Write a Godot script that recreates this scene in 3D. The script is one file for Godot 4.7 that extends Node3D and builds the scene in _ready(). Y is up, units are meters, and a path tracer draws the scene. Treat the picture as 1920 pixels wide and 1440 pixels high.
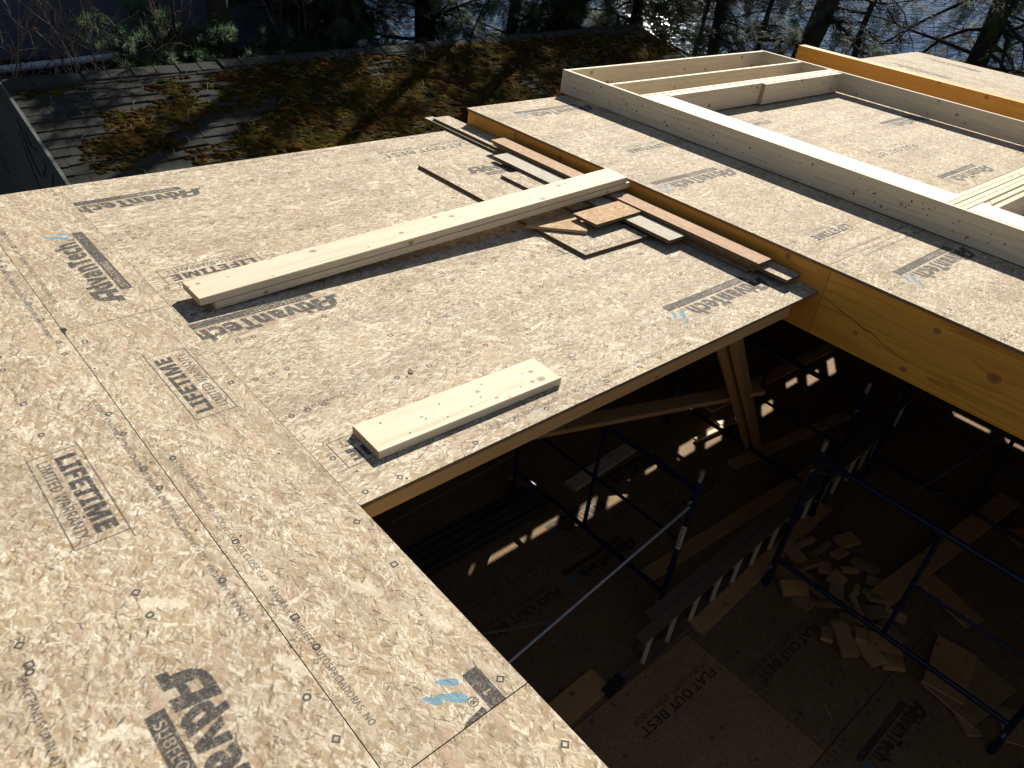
extends Node3D
# A house under construction above a lake: two subfloor decks round an open stairwell, old mossy roof and trees behind.

var rng := RandomNumberGenerator.new()
var M := {}
var osb := {}          # pixels per metre -> tileable flake image
var stamps := {}
const FLOOR_Y := -3.0
const UP_Y := 0.16     # top of the raised deck

# ------------------------------------------------------------------ small helpers
func lin(r: float, g: float, b: float) -> Color:
	return Color(r, g, b).linear_to_srgb()

func numbered(n: String, parent: Node) -> String:
	if not parent.has_node(NodePath(n)): return n
	var k := 1
	while parent.has_node(NodePath("%s_%03d" % [n, k])): k += 1
	return "%s_%03d" % [n, k]

func tag(o: Node, label: String, category: String, group := "", kind := "") -> Node:
	if label: o.set_meta("label", label)
	if category: o.set_meta("category", category)
	if group: o.set_meta("group", group)
	if kind: o.set_meta("kind", kind)
	return o

func thing(n: String, label: String, category: String, at := Vector3.ZERO, group := "", kind := "") -> Node3D:
	var o := Node3D.new()
	o.name = numbered(n, self)
	add_child(o)
	o.position = at
	tag(o, label, category, group, kind)
	return o

func put(n: String, mesh: Mesh, parent: Node = self, xf := Transform3D()) -> MeshInstance3D:
	var o := MeshInstance3D.new()
	o.name = numbered(n, parent)
	o.mesh = mesh
	o.transform = xf
	parent.add_child(o)
	return o

func mat(c: Color, rough := 0.85, metal := 0.0) -> StandardMaterial3D:
	var m := StandardMaterial3D.new()
	m.albedo_color = c
	m.roughness = rough
	m.metallic = metal
	return m

func tex_mat(im: Image, rough := 0.8) -> StandardMaterial3D:
	var m := StandardMaterial3D.new()
	m.albedo_texture = ImageTexture.create_from_image(im)
	m.roughness = rough
	return m

func tri_mat(im: Image, scale: float, rough := 0.9, bump := 0.0) -> StandardMaterial3D:
	var m := tex_mat(im, rough)
	m.uv1_triplanar = true
	m.uv1_world_triplanar = true
	m.uv1_scale = Vector3.ONE * scale
	if bump > 0.0:
		var h: Image = im.duplicate()
		h.bump_map_to_normal_map(bump)
		m.normal_enabled = true
		m.normal_texture = ImageTexture.create_from_image(h)
	return m

func quad(st: SurfaceTool, a: Vector3, b: Vector3, c: Vector3, d: Vector3, n: Vector3, ua := Vector2.ZERO, ub := Vector2.ZERO, uc := Vector2.ZERO, ud := Vector2.ZERO) -> void:
	# wound so that the face with normal n is a front face (clockwise seen from n)
	var p := [a, b, c, d]
	var u := [ua, ub, uc, ud]
	if (b - a).cross(c - a).dot(n) > 0.0:
		p = [a, d, c, b]
		u = [ua, ud, uc, ub]
	for k in [0, 1, 2, 0, 2, 3]:
		st.set_normal(n)
		st.set_uv(u[k])
		st.add_vertex(p[k])

# a bevelled board, length along x; surface 0 = long faces, surface 1 = cut ends
func board_mesh(s: Vector3, side: Material, cut: Material, bev := 0.0025, uv_len := 2.4, uv_wid := 0.5, fit := false) -> ArrayMesh:
	var st := SurfaceTool.new()
	var en := SurfaceTool.new()
	st.begin(Mesh.PRIMITIVE_TRIANGLES)
	en.begin(Mesh.PRIMITIVE_TRIANGLES)
	var h := s * 0.5
	var b: float = min(bev, min(h.y, h.z) * 0.4)
	var ou := rng.randf()
	var lens := [uv_len, uv_wid]
	for f in 4:   # +y, -y, +z, -z
		var sg := 1.0 if f % 2 == 0 else -1.0
		var wid: float = s.z if f < 2 else s.y
		var ov: float = rng.randf() * max(0.0, 1.0 - wid / uv_wid)
		var oo := ou
		var n := Vector3(0, sg, 0) if f < 2 else Vector3(0, 0, sg)
		var c: Array = []
		for q in [Vector2(-1, -1), Vector2(1, -1), Vector2(1, 1), Vector2(-1, 1)]:
			var x: float = q.x * h.x
			var v := Vector3(x, sg * h.y, q.y * (h.z - b)) if f < 2 else Vector3(x, q.y * (h.y - b), sg * h.z)
			var uv := Vector2((x + h.x) / lens[0] + oo, (q.y * 0.5 + 0.5) * wid / lens[1] + ov)
			if fit: uv = Vector2(q.x * 0.5 + 0.5, 0.5 - q.y * 0.5)
			c.append([v, uv])
		quad(st, c[0][0], c[1][0], c[2][0], c[3][0], n, c[0][1], c[1][1], c[2][1], c[3][1])
	for sy in [-1.0, 1.0]:
		for sz in [-1.0, 1.0]:
			var ov2 := rng.randf()
			var a := Vector3(-h.x, sy * h.y, sz * (h.z - b))
			var a2 := Vector3(-h.x, sy * (h.y - b), sz * h.z)
			var d := Vector3(s.x, 0, 0)
			var uu := s.x / uv_len
			quad(st, a, a + d, a2 + d, a2, Vector3(0, sy, sz).normalized(), Vector2(ou, ov2), Vector2(ou + uu, ov2), Vector2(ou + uu, ov2 + 0.01), Vector2(ou, ov2 + 0.01))
	for sx in [-1.0, 1.0]:
		var e: Array = []
		for q in [Vector2(-1, -(h.y - b)), Vector2(1, -(h.y - b)), Vector2(1, h.y - b), Vector2(-1, h.y - b)]:
			e.append(Vector3(sx * h.x, q.y, q.x * h.z))
		var o := rng.randf()
		var k := 0.3
		quad(en, e[0], e[1], e[2], e[3], Vector3(sx, 0, 0), Vector2(o, o), Vector2(o + s.z / k, o), Vector2(o + s.z / k, o + s.y / k), Vector2(o, o + s.y / k))
		for sy in [-1.0, 1.0]:
			var y0: float = sy * (h.y - b)
			var y1: float = sy * h.y
			quad(en, Vector3(sx * h.x, y0, -h.z), Vector3(sx * h.x, y0, h.z), Vector3(sx * h.x, y1, h.z - b), Vector3(sx * h.x, y1, -h.z + b), Vector3(sx, 0, 0))
	var mesh := st.commit()
	mesh = en.commit(mesh)
	mesh.surface_set_material(0, side)
	mesh.surface_set_material(1, cut)
	return mesh

func along(a: Vector3, b: Vector3, up := Vector3.UP) -> Transform3D:
	var x := (b - a).normalized()
	var z := x.cross(up).normalized()
	var y := z.cross(x)
	return Transform3D(Basis(x, y, z), (a + b) * 0.5)

# board from a to b (centre line), w across, t along up
func board(n: String, parent: Node, a: Vector3, b: Vector3, w: float, t: float, m := "pine", up := Vector3.UP) -> MeshInstance3D:
	var side: Material = M[m][rng.randi() % M[m].size()] if M[m] is Array else M[m]
	var cut: Material = M["cut_" + m] if M.has("cut_" + m) else M["end_grain"]
	return put(n, board_mesh(Vector3(a.distance_to(b), t, w), side, cut), parent, along(a, b, up))

# axis-aligned box by corner range, long axis picked from its size
func box_board(n: String, parent: Node, lo: Vector3, hi: Vector3, m := "pine") -> MeshInstance3D:
	var s := hi - lo
	var c := (lo + hi) * 0.5
	if s.x >= s.z and s.x >= s.y:
		return board(n, parent, Vector3(lo.x, c.y, c.z), Vector3(hi.x, c.y, c.z), s.z, s.y, m)
	if s.z >= s.y:
		return board(n, parent, Vector3(c.x, c.y, lo.z), Vector3(c.x, c.y, hi.z), s.x, s.y, m)
	return board(n, parent, Vector3(c.x, lo.y, c.z), Vector3(c.x, hi.y, c.z), s.x, s.z, m, Vector3(0, 0, 1))

func tube(st: SurfaceTool, pts: Array, rad: Array, sides := 8, cap := true) -> void:
	var rings: Array = []
	var x := Vector3.RIGHT
	for i in pts.size():
		var p: Vector3 = pts[i]
		var t: Vector3 = (pts[min(i + 1, pts.size() - 1)] - pts[max(i - 1, 0)]).normalized()
		if i == 0 and abs(t.dot(x)) > 0.9: x = Vector3.FORWARD
		x = (x - t * x.dot(t)).normalized()
		var y := t.cross(x)
		var ring: Array = []
		for k in sides:
			var a := TAU * k / sides
			ring.append([p + (x * cos(a) + y * sin(a)) * rad[i], x * cos(a) + y * sin(a)])
		rings.append(ring)
	for i in pts.size() - 1:
		for k in sides:
			var k2 := (k + 1) % sides
			var v := [rings[i][k], rings[i][k2], rings[i + 1][k2], rings[i + 1][k]]
			for q in [0, 2, 1, 0, 3, 2]:
				st.set_normal(v[q][1])
				st.set_uv(Vector2(float(k) / sides, i))
				st.add_vertex(v[q][0])
	if cap:
		for e in [0, pts.size() - 1]:
			var n: Vector3 = (pts[0] - pts[1]).normalized() if e == 0 else (pts[e] - pts[e - 1]).normalized()
			for k in sides:
				var tri := [pts[e], rings[e][k][0], rings[e][(k + 1) % sides][0]]
				if (tri[1] - tri[0]).cross(tri[2] - tri[0]).dot(n) > 0: tri = [tri[0], tri[2], tri[1]]
				for v in tri:
					st.set_normal(n)
					st.set_uv(Vector2.ZERO)
					st.add_vertex(v)

func tube_mesh(a: Vector3, b: Vector3, r: float, m: Material, sides := 10) -> ArrayMesh:
	var st := SurfaceTool.new()
	st.begin(Mesh.PRIMITIVE_TRIANGLES)
	tube(st, [a, b], [r, r], sides)
	st.set_material(m)
	return st.commit()

# ------------------------------------------------------------------ textures
func noise(s: int, f: float, oct := 3) -> FastNoiseLite:
	var n := FastNoiseLite.new()
	n.seed = s
	n.frequency = f
	n.noise_type = FastNoiseLite.TYPE_SIMPLEX_SMOOTH
	n.fractal_octaves = oct
	return n

func flake_sprite(L: float, W: float, ang: float, c: Color, al: float) -> Image:
	var hw := int(ceil((L * abs(cos(ang)) + W * abs(sin(ang))) * 0.5)) + 2
	var hh := int(ceil((L * abs(sin(ang)) + W * abs(cos(ang))) * 0.5)) + 2
	var w := hw * 2
	var h := hh * 2
	var d := PackedByteArray()
	d.resize(w * h * 4)
	var ca := cos(ang)
	var sa := sin(ang)
	var ph := rng.randf() * 100.0
	var fr := rng.randf_range(0.7, 1.8)
	var tip := rng.randf_range(0.25, 0.9)
	var gr := rng.randf_range(0.03, 0.13)
	var i := 0
	for y in h:
		for x in w:
			var dx := x - hw + 0.5
			var dy := y - hh + 0.5
			var u := dx * ca + dy * sa
			var v := -dx * sa + dy * ca
			var hv: float = W * 0.5 * (1.0 + 0.25 * sin(u * 0.31 + ph) + 0.15 * sin(u * 0.9 + ph * 2.0))
			var e: float = abs(u) / (L * 0.5)
			hv *= clampf((1.15 - e) / tip, 0.0, 1.0)
			var inside: float = clampf(hv - abs(v) + 0.5, 0.0, 1.0) * clampf(L * 0.5 - abs(u) + 0.5, 0.0, 1.0)
			if inside > 0.0:
				var g: float = 1.0 + gr * sin(v * fr * 2.2 + ph + 0.4 * sin(u * 0.12)) + gr * 0.6 * sin(v * fr * 5.1 + ph)
				if v > hv - 1.3: g *= 0.66        # relief shading painted into each chip: dark lower rim, light upper rim
				elif v < -hv + 1.0: g *= 1.08
				d[i] = int(clampf(c.r * g, 0, 1) * 255)
				d[i + 1] = int(clampf(c.g * g, 0, 1) * 255)
				d[i + 2] = int(clampf(c.b * g, 0, 1) * 255)
				d[i + 3] = int(inside * al * 255)
			i += 4
	return Image.create_from_data(w, h, false, Image.FORMAT_RGBA8, d)

func make_osb() -> void:
	var N := 2048                     # 750 px per metre
	var im := Image.create(N, N, false, Image.FORMAT_RGBA8)
	im.fill(lin(0.40, 0.30, 0.175))
	var cols := [lin(0.73, 0.655, 0.51), lin(0.63, 0.545, 0.405), lin(0.54, 0.45, 0.325), lin(0.44, 0.345, 0.23), lin(0.50, 0.425, 0.31), lin(0.87, 0.80, 0.64), lin(0.31, 0.225, 0.14), lin(0.47, 0.335, 0.24)]
	var layers := [[90, 56.0, 13.0, 5800, 0.66], [120, 31.0, 6.8, 18000, 0.66], [140, 16.0, 4.0, 27000, 0.68], [90, 15.0, 2.0, 18000, 0.72]]
	for li in layers.size():
		var l: Array = layers[li]
		var set_: Array = []
		for k in l[0]:
			var L: float = l[1] * rng.randf_range(0.5, 1.7)
			var W: float = l[2] * rng.randf_range(0.5, 1.6)
			var ang := rng.randfn(0.0, 0.55)
			if rng.randf() < 0.15: ang = rng.randf() * PI
			var ci: int = rng.randi() % 8
			if li >= 2 and rng.randf() < 0.45: ci = [5, 5, 0, 6][rng.randi() % 4]
			var c: Color = cols[ci]
			if li == 3: c = lin(0.10, 0.068, 0.042) if rng.randf() < 0.58 else lin(0.95, 0.88, 0.70)
			set_.append(flake_sprite(L, W, ang, c, l[4] * rng.randf_range(0.6, 1.15)))
		for k in l[3]:
			var s: Image = set_[rng.randi() % set_.size()]
			var r := Rect2i(0, 0, s.get_width(), s.get_height())
			var p := Vector2i(rng.randi() % N, rng.randi() % N)
			im.blend_rect(s, r, p)
			if p.x + r.size.x > N: im.blend_rect(s, r, p - Vector2i(N, 0))
			if p.y + r.size.y > N: im.blend_rect(s, r, p - Vector2i(0, N))
	# a few large pale or brown wafers
	for k in 100:
		var s2 := flake_sprite(rng.randf_range(50, 110), rng.randf_range(14, 34), rng.randfn(0.0, 0.6), cols[[5, 0, 4, 7][rng.randi() % 4]], 0.6)
		im.blend_rect(s2, Rect2i(Vector2i.ZERO, s2.get_size()), Vector2i(rng.randi() % (N - 130), rng.randi() % (N - 130)))
	osb[750] = im
	for p in [600, 500, 375]:
		var c2: Image = im.duplicate()
		c2.resize(int(round(N * p / 750.0)), int(round(N * p / 750.0)), Image.INTERPOLATE_LANCZOS)
		osb[p] = c2

# crop of w x h metres from the flake image, strands along x (turned: along y)
func osb_crop(w: float, h: float, ppm: int, turned := false, tint := Color.WHITE) -> Image:
	var src: Image = osb[ppm]
	var pw := int(round(w * ppm))
	var ph := int(round(h * ppm))
	var cw := ph if turned else pw
	var ch := pw if turned else ph
	var N := src.get_width()
	var im := Image.create(cw, ch, false, Image.FORMAT_RGBA8)
	var ox := rng.randi() % N
	var oy := rng.randi() % N
	var y := 0
	while y < ch:
		var sy := (oy + y) % N
		var hh: int = min(N - sy, ch - y)
		var x := 0
		while x < cw:
			var sx := (ox + x) % N
			var ww: int = min(N - sx, cw - x)
			im.blit_rect(src, Rect2i(sx, sy, ww, hh), Vector2i(x, y))
			x += ww
		y += hh
	if rng.randf() < 0.5: im.flip_x()
	if turned: im.rotate_90(CLOCKWISE)
	# broad tone: each sheet has its own shade and faint dirty patches
	var blot := Image.create(24, 24, false, Image.FORMAT_RGBA8)
	var nz := noise(rng.randi() % 9999, 0.16, 3)
	for j in 24:
		for i in 24:
			var v: float = nz.get_noise_2d(i, j)
			var c := lin(0.20, 0.15, 0.10) if v > 0.0 else lin(0.62, 0.52, 0.36)
			c.a = clampf(abs(v) * 0.45, 0.0, 0.24)
			blot.set_pixel(i, j, c)
	blot.resize(im.get_width(), im.get_height(), Image.INTERPOLATE_CUBIC)
	im.blend_rect(blot, Rect2i(Vector2i.ZERO, im.get_size()), Vector2i.ZERO)
	var own := lin(0.40, 0.25, 0.13) if rng.randf() < 0.5 else lin(0.66, 0.61, 0.52)
	own.a = rng.randf_range(0.0, 0.07)
	var wash := Image.create(im.get_width(), im.get_height(), false, Image.FORMAT_RGBA8)
	wash.fill(own)
	im.blend_rect(wash, Rect2i(Vector2i.ZERO, im.get_size()), Vector2i.ZERO)
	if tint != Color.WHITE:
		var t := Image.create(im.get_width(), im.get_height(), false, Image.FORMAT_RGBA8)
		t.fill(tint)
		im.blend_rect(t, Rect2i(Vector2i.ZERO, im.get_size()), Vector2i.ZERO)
	return im

const INK := Color(0.16, 0.155, 0.16)

func text_image(s: String, px: float, bold: bool, extra := 0.0, slant := 0.0, squeeze := 1.0) -> Image:
	var sf := SystemFont.new()
	sf.font_names = PackedStringArray(["Droid Sans"])
	sf.font_weight = 700 if bold else 400
	sf.generate_mipmaps = false
	var fv := FontVariation.new()
	fv.base_font = sf
	fv.variation_embolden = extra
	if slant != 0.0: fv.variation_transform = Transform2D(Vector2(1, slant), Vector2(0, 1), Vector2.ZERO)
	var fs := 128
	var tl := TextLine.new()
	tl.add_string(s, fv, fs)
	var ts := TextServerManager.get_primary_interface()
	var size := tl.get_size()
	var im := Image.create(int(size.x) + 40, fs + 70, false, Image.FORMAT_RGBA8)
	im.fill(Color(INK.r, INK.g, INK.b, 0.0))
	var pen := 12.0
	var base := fs + 4
	for g in ts.shaped_text_get_glyphs(tl.get_rid()):
		var key := Vector2i(fs, 0)
		ts.font_render_glyph(g.font_rid, key, g.index)
		var ti := ts.font_get_glyph_texture_idx(g.font_rid, key, g.index)
		if ti >= 0:
			var sheet := ts.font_get_texture_image(g.font_rid, key, ti)
			var uv := ts.font_get_glyph_uv_rect(g.font_rid, key, g.index)
			var off := ts.font_get_glyph_offset(g.font_rid, key, g.index)
			var gl := sheet.get_region(Rect2i(uv))
			gl.convert(Image.FORMAT_RGBA8)
			for y in gl.get_height():
				for x in gl.get_width():
					gl.set_pixel(x, y, Color(INK.r, INK.g, INK.b, gl.get_pixel(x, y).a))
			im.blend_rect(gl, Rect2i(Vector2i.ZERO, gl.get_size()), Vector2i(int(pen + off.x + g.offset.x), int(base + off.y)))
		pen += g.advance
	# trim, then scale so that capitals are px high
	var used := im.get_used_rect()
	im = im.get_region(used)
	var k := px / (fs * 0.714)
	im.resize(max(1, int(used.size.x * k * squeeze)), max(1, int(used.size.y * k)), Image.INTERPOLATE_LANCZOS)
	return im

func wear(im: Image, amount: float) -> Image:
	var n1 := noise(rng.randi() % 9999, 0.055, 3)
	var n2 := noise(rng.randi() % 9999, 0.5, 2)
	for y in im.get_height():
		for x in im.get_width():
			var c := im.get_pixel(x, y)
			if c.a > 0.01:
				var v: float = n1.get_noise_2d(x * 0.6, y * 2.0) * 0.45 + n2.get_noise_2d(x * 0.35, y) * 0.9
				c.a *= clampf(0.92 - amount * maxf(0.0, v + 0.15) * 1.5, 0.12, 0.95)
				im.set_pixel(x, y, c)
	return im

func fill_alpha(im: Image, r: Rect2i, c: Color) -> void:
	im.fill_rect(r, c)

# stamp images, at ppm pixels per metre, upright (reading to +x)
func stamp_image(kind: String, ppm: int) -> Image:
	var key := "%s|%d" % [kind, ppm]
	if stamps.has(key): return stamps[key]
	var im: Image
	var P := float(ppm)
	var clear := Color(INK.r, INK.g, INK.b, 0)
	var ink := Color(INK.r, INK.g, INK.b, 1)
	if kind == "logo":     # lettering over a bar, leaf marks at the end
		im = Image.create(int(0.90 * P), int(0.24 * P), false, Image.FORMAT_RGBA8)
		im.fill(clear)
		var t := text_image("dvanTech", 0.098 * P, true, 1.1, -0.18, 1.12)
		var tw := 0.575 * P
		t.resize(int(tw), int(t.get_height() * 1.02), Image.INTERPOLATE_LANCZOS)
		im.blend_rect(t, Rect2i(Vector2i.ZERO, t.get_size()), Vector2i(int(0.145 * P), int(0.143 * P) - t.get_height() + int(0.004 * P)))
		# the round-shouldered capital
		for y in range(int(0.028 * P), int(0.143 * P)):
			for x in range(0, int(0.165 * P)):
				var fy: float = (y / P - 0.028) / 0.115
				var fx: float = (x / P - 0.018 - (1.0 - fy) * 0.018) / 0.115
				var inside := fx > 0.0 and fx < 1.0
				if fx < 0.42 and fy < 0.45:
					inside = inside and Vector2((0.42 - fx) / 0.42, (0.45 - fy) / 0.45).length() < 1.0
				if fx > 0.36 and fx < 0.68 and fy > 0.24 and fy < 0.50: inside = false
				if fx > 0.36 and fx < 0.64 and fy > 0.72: inside = false
				if fx < -0.0 and fx > -0.14 and fy > 0.72: inside = true
				if inside: im.set_pixel(x, y, ink)
		var y0 := int(0.158 * P)
		im.fill_rect(Rect2i(int(0.105 * P), y0, int(0.72 * P), int(0.052 * P)), ink)
		var sub := text_image("SUBFLOORING", 0.030 * P, false, 0.0, 0.0, 1.08)
		for y in sub.get_height():
			for x in sub.get_width():
				var a := sub.get_pixel(x, y).a
				var q := Vector2i(int(0.135 * P) + x, y0 + int(0.011 * P) + y)
				if q.x < im.get_width() and q.y < im.get_height():
					var c := im.get_pixelv(q)
					c.a = min(c.a, 1.0 - a)
					im.set_pixelv(q, c)
		var no := text_image("1", 0.026 * P, true)
		for y in no.get_height():
			for x in no.get_width():
				var q2 := Vector2i(int(0.735 * P) + x, y0 + int(0.012 * P) + y)
				var c2 := im.get_pixelv(q2)
				c2.a = min(c2.a, 1.0 - no.get_pixel(x, y).a)
				im.set_pixelv(q2, c2)
		var rr := text_image("®", 0.030 * P, true)
		im.blend_rect(rr, Rect2i(Vector2i.ZERO, rr.get_size()), Vector2i(int(0.728 * P), int(0.118 * P)))
		wear(im, 0.68)
		# three blue leaf strokes
		var blue := lin(0.055, 0.24, 0.42)
		for e in [[0.788, 0.095, 0.045, 0.013, -0.85], [0.832, 0.112, 0.034, 0.011, -0.9], [0.812, 0.048, 0.030, 0.010, -0.7]]:
			for y in im.get_height():
				for x in range(int(0.70 * P), im.get_width()):
					var d := Vector2(x / P - e[0], y / P - e[1]).rotated(-e[4])
					var f: float = pow(d.x / e[2], 2.0) + pow(d.y / (e[3] * (1.0 - 0.5 * d.x / e[2])), 2.0)
					if f < 1.0:
						var a2 := 0.75 if sin(x * 1.9 + y * 0.7) + rng.randfn(0, 0.5) > -0.75 else 0.15
						im.set_pixel(x, y, Color(blue.r, blue.g, blue.b, a2))
	elif kind == "life":
		var W := int(0.50 * P)
		var H := int(0.165 * P)
		im = Image.create(W + int(0.04 * P), H + int(0.04 * P), false, Image.FORMAT_RGBA8)
		im.fill(clear)
		var s := maxi(1, int(0.0045 * P))
		im.fill_rect(Rect2i(0, 0, W, s), ink)
		im.fill_rect(Rect2i(0, H - s, W, s), ink)
		im.fill_rect(Rect2i(0, 0, s, H), ink)
		im.fill_rect(Rect2i(W - s, 0, s, H), ink)
		im.fill_rect(Rect2i(W, 0, int(0.035 * P), s), ink)
		var a := text_image("LIMITED WARRANTY", 0.036 * P, false, 0.1)
		a.resize(int(0.43 * P), a.get_height(), Image.INTERPOLATE_LANCZOS)
		im.blend_rect(a, Rect2i(Vector2i.ZERO, a.get_size()), Vector2i(int(0.035 * P), int(0.108 * P)))
		var b := text_image("LIFETIME", 0.062 * P, true, 0.9)
		b.resize(int(0.43 * P), b.get_height(), Image.INTERPOLATE_LANCZOS)
		im.blend_rect(b, Rect2i(Vector2i.ZERO, b.get_size()), Vector2i(int(0.035 * P), int(0.022 * P)))
		wear(im, 0.5)
	elif kind == "flat":
		im = Image.create(int(0.90 * P), int(0.20 * P), false, Image.FORMAT_RGBA8)
		im.fill(clear)
		var f1 := text_image("FLAT OUT BEST", 0.066 * P, false, 0.55)
		f1.resize(int(0.82 * P), f1.get_height(), Image.INTERPOLATE_LANCZOS)
		im.blend_rect(f1, Rect2i(Vector2i.ZERO, f1.get_size()), Vector2i(0, int(0.02 * P)))
		var tm := text_image("TM", 0.014 * P, true)
		im.blend_rect(tm, Rect2i(Vector2i.ZERO, tm.get_size()), Vector2i(int(0.83 * P), int(0.022 * P)))
		var f2 := text_image("FOR A QUIET, STIFF FLOOR", 0.040 * P, false)
		f2.resize(int(0.80 * P), f2.get_height(), Image.INTERPOLATE_LANCZOS)
		im.blend_rect(f2, Rect2i(Vector2i.ZERO, f2.get_size()), Vector2i(int(0.03 * P), int(0.115 * P)))
		wear(im, 0.45)
	elif kind.begins_with("t:"):
		im = text_image(kind.substr(2), 0.019 * P, false, 0.15)
		wear(im, 0.55)
	else:                  # fastener marks: ring, square, diamond, dash, nail head
		var R := int(0.0125 * P) + 2
		im = Image.create(R * 2 + 1, R * 2 + 1, false, Image.FORMAT_RGBA8)
		im.fill(clear)
		for y in R * 2 + 1:
			for x in R * 2 + 1:
				var d := Vector2(x - R, y - R) / P
				var q := 9.0
				if kind == "ring": q = abs(d.length() - 0.0090) - 0.0024
				elif kind == "square": q = abs(maxf(abs(d.x), abs(d.y)) - 0.0090) - 0.0022
				elif kind == "diamond": q = abs(abs(d.x) + abs(d.y) - 0.0115) - 0.0028
				elif kind == "dash": q = maxf(abs(d.x) - 0.0016, abs(d.y) - 0.011)
				elif kind == "nail": q = d.length() - 0.0042
				var al := clampf(0.5 - q * P, 0.0, 1.0)
				im.set_pixel(x, y, Color(INK.r, INK.g, INK.b, al * (0.95 if kind == "nail" else 0.92)))
	stamps[key] = im
	return im

# one sheet's picture. q = {x0, z0, ppm, im}
func stamp(q: Dictionary, kind: String, x: float, z: float, dir := 0) -> void:
	# dir: 0 reads to +x, 1 to +z, 2 to -x, 3 to -z; x, z = centre
	var s: Image = stamp_image(kind, q.ppm).duplicate()
	if dir == 1: s.rotate_90(CLOCKWISE)
	elif dir == 2: s.rotate_180()
	elif dir == 3: s.rotate_90(COUNTERCLOCKWISE)
	var p := Vector2i(int((x - q.x0) * q.ppm) - s.get_width() / 2, int((z - q.z0) * q.ppm) - s.get_height() / 2)
	q.im.blend_rect(s, Rect2i(Vector2i.ZERO, s.get_size()), p)

func fastener_marks(q: Dictionary, w: float, h: float, along_x: bool) -> void:
	var L := w if along_x else h
	var W := h if along_x else w
	var kinds := ["ring", "square", "diamond"]
	var rows := [0.045]
	if W > 0.3:
		rows = []
		var r := 0.045
		while r < W - 0.2:
			rows.append(r)
			r += 0.30
		rows.append(W - 0.045)
	for r in rows:
		for k in 3:
			var step: float = [0.406, 0.488, 0.61][k] * 1.2
			var a := 0.05 + k * 0.07
			while a < L:
				if rng.randf() < (0.82 if W > 0.5 else 0.5):
					var rr: float = r + rng.randfn(0, 0.004)
					var x: float = q.x0 + (a if along_x else rr)
					var z: float = q.z0 + (rr if along_x else a)
					stamp(q, kinds[k], x, z)
					if rng.randf() < 0.35: stamp(q, "nail", x + rng.randfn(0, 0.03), z + rng.randfn(0, 0.03))
				a += step
	for k in int(L * W * 4.0):
		stamp(q, "dash" if rng.randf() < 0.3 else "nail", q.x0 + rng.randf() * w, q.z0 + rng.randf() * h, rng.randi() % 2)

# a sheet lying flat: picture on top, layered edge all round
func sheet_mesh(w: float, h: float, t: float, top: Material, edge: Material) -> ArrayMesh:
	var st := SurfaceTool.new()
	st.begin(Mesh.PRIMITIVE_TRIANGLES)
	var a := w * 0.5
	var b := h * 0.5
	quad(st, Vector3(-a, 0, -b), Vector3(a, 0, -b), Vector3(a, 0, b), Vector3(-a, 0, b), Vector3.UP, Vector2(0, 0), Vector2(1, 0), Vector2(1, 1), Vector2(0, 1))
	var en := SurfaceTool.new()
	en.begin(Mesh.PRIMITIVE_TRIANGLES)
	quad(en, Vector3(-a, -t, -b), Vector3(a, -t, -b), Vector3(a, -t, b), Vector3(-a, -t, b), Vector3.DOWN, Vector2(0, 0), Vector2(w, 0), Vector2(w, h), Vector2(0, h))
	for f in 4:
		var n: Vector3 = [Vector3(1, 0, 0), Vector3(-1, 0, 0), Vector3(0, 0, 1), Vector3(0, 0, -1)][f]
		var u := Vector3(0, 0, 1) if f < 2 else Vector3(1, 0, 0)
		var c: Vector3 = n * (a if f < 2 else b)
		var hl := b if f < 2 else a
		quad(en, c - u * hl, c + u * hl, c + u * hl + Vector3(0, -t, 0), c - u * hl + Vector3(0, -t, 0), n, Vector2(0, 0), Vector2(hl * 2 / 1.2, 0), Vector2(hl * 2 / 1.2, t / 0.018), Vector2(0, t / 0.018))
	var m := st.commit()
	m = en.commit(m)
	m.surface_set_material(0, top)
	m.surface_set_material(1, edge)
	return m

# sheet of subfloor between x0..x1, z0..z1 with prints [[kind, x, z, dir], ...]
func panel(parent: Node, x0: float, x1: float, z0: float, z1: float, top: float, ppm: int, prints: Array, along_x: bool, n := "panel", tint := Color.WHITE, marks := true, g := 0.0015) -> MeshInstance3D:
	var w := x1 - x0 - 2 * g
	var h := z1 - z0 - 2 * g
	var q := {"x0": x0, "z0": z0, "ppm": ppm, "im": osb_crop(w, h, ppm, not along_x, tint)}
	if marks: fastener_marks(q, w, h, along_x)
	for p in prints: stamp(q, p[0], p[1], p[2], p[3])
	var big: int = max(q.im.get_width(), q.im.get_height())
	if big > 2000: q.im.resize(q.im.get_width() * 1000 / big, q.im.get_height() * 1000 / big, Image.INTERPOLATE_LANCZOS)
	var m := tex_mat(q.im, 0.82)
	m.texture_repeat = false
	var o := put(n, sheet_mesh(w, h, 0.018, m, M.osb_edge), parent, Transform3D(Basis(), Vector3((x0 + x1) / 2, top + rng.randf_range(-0.0006, 0.0006), (z0 + z1) / 2)))
	return o

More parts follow.
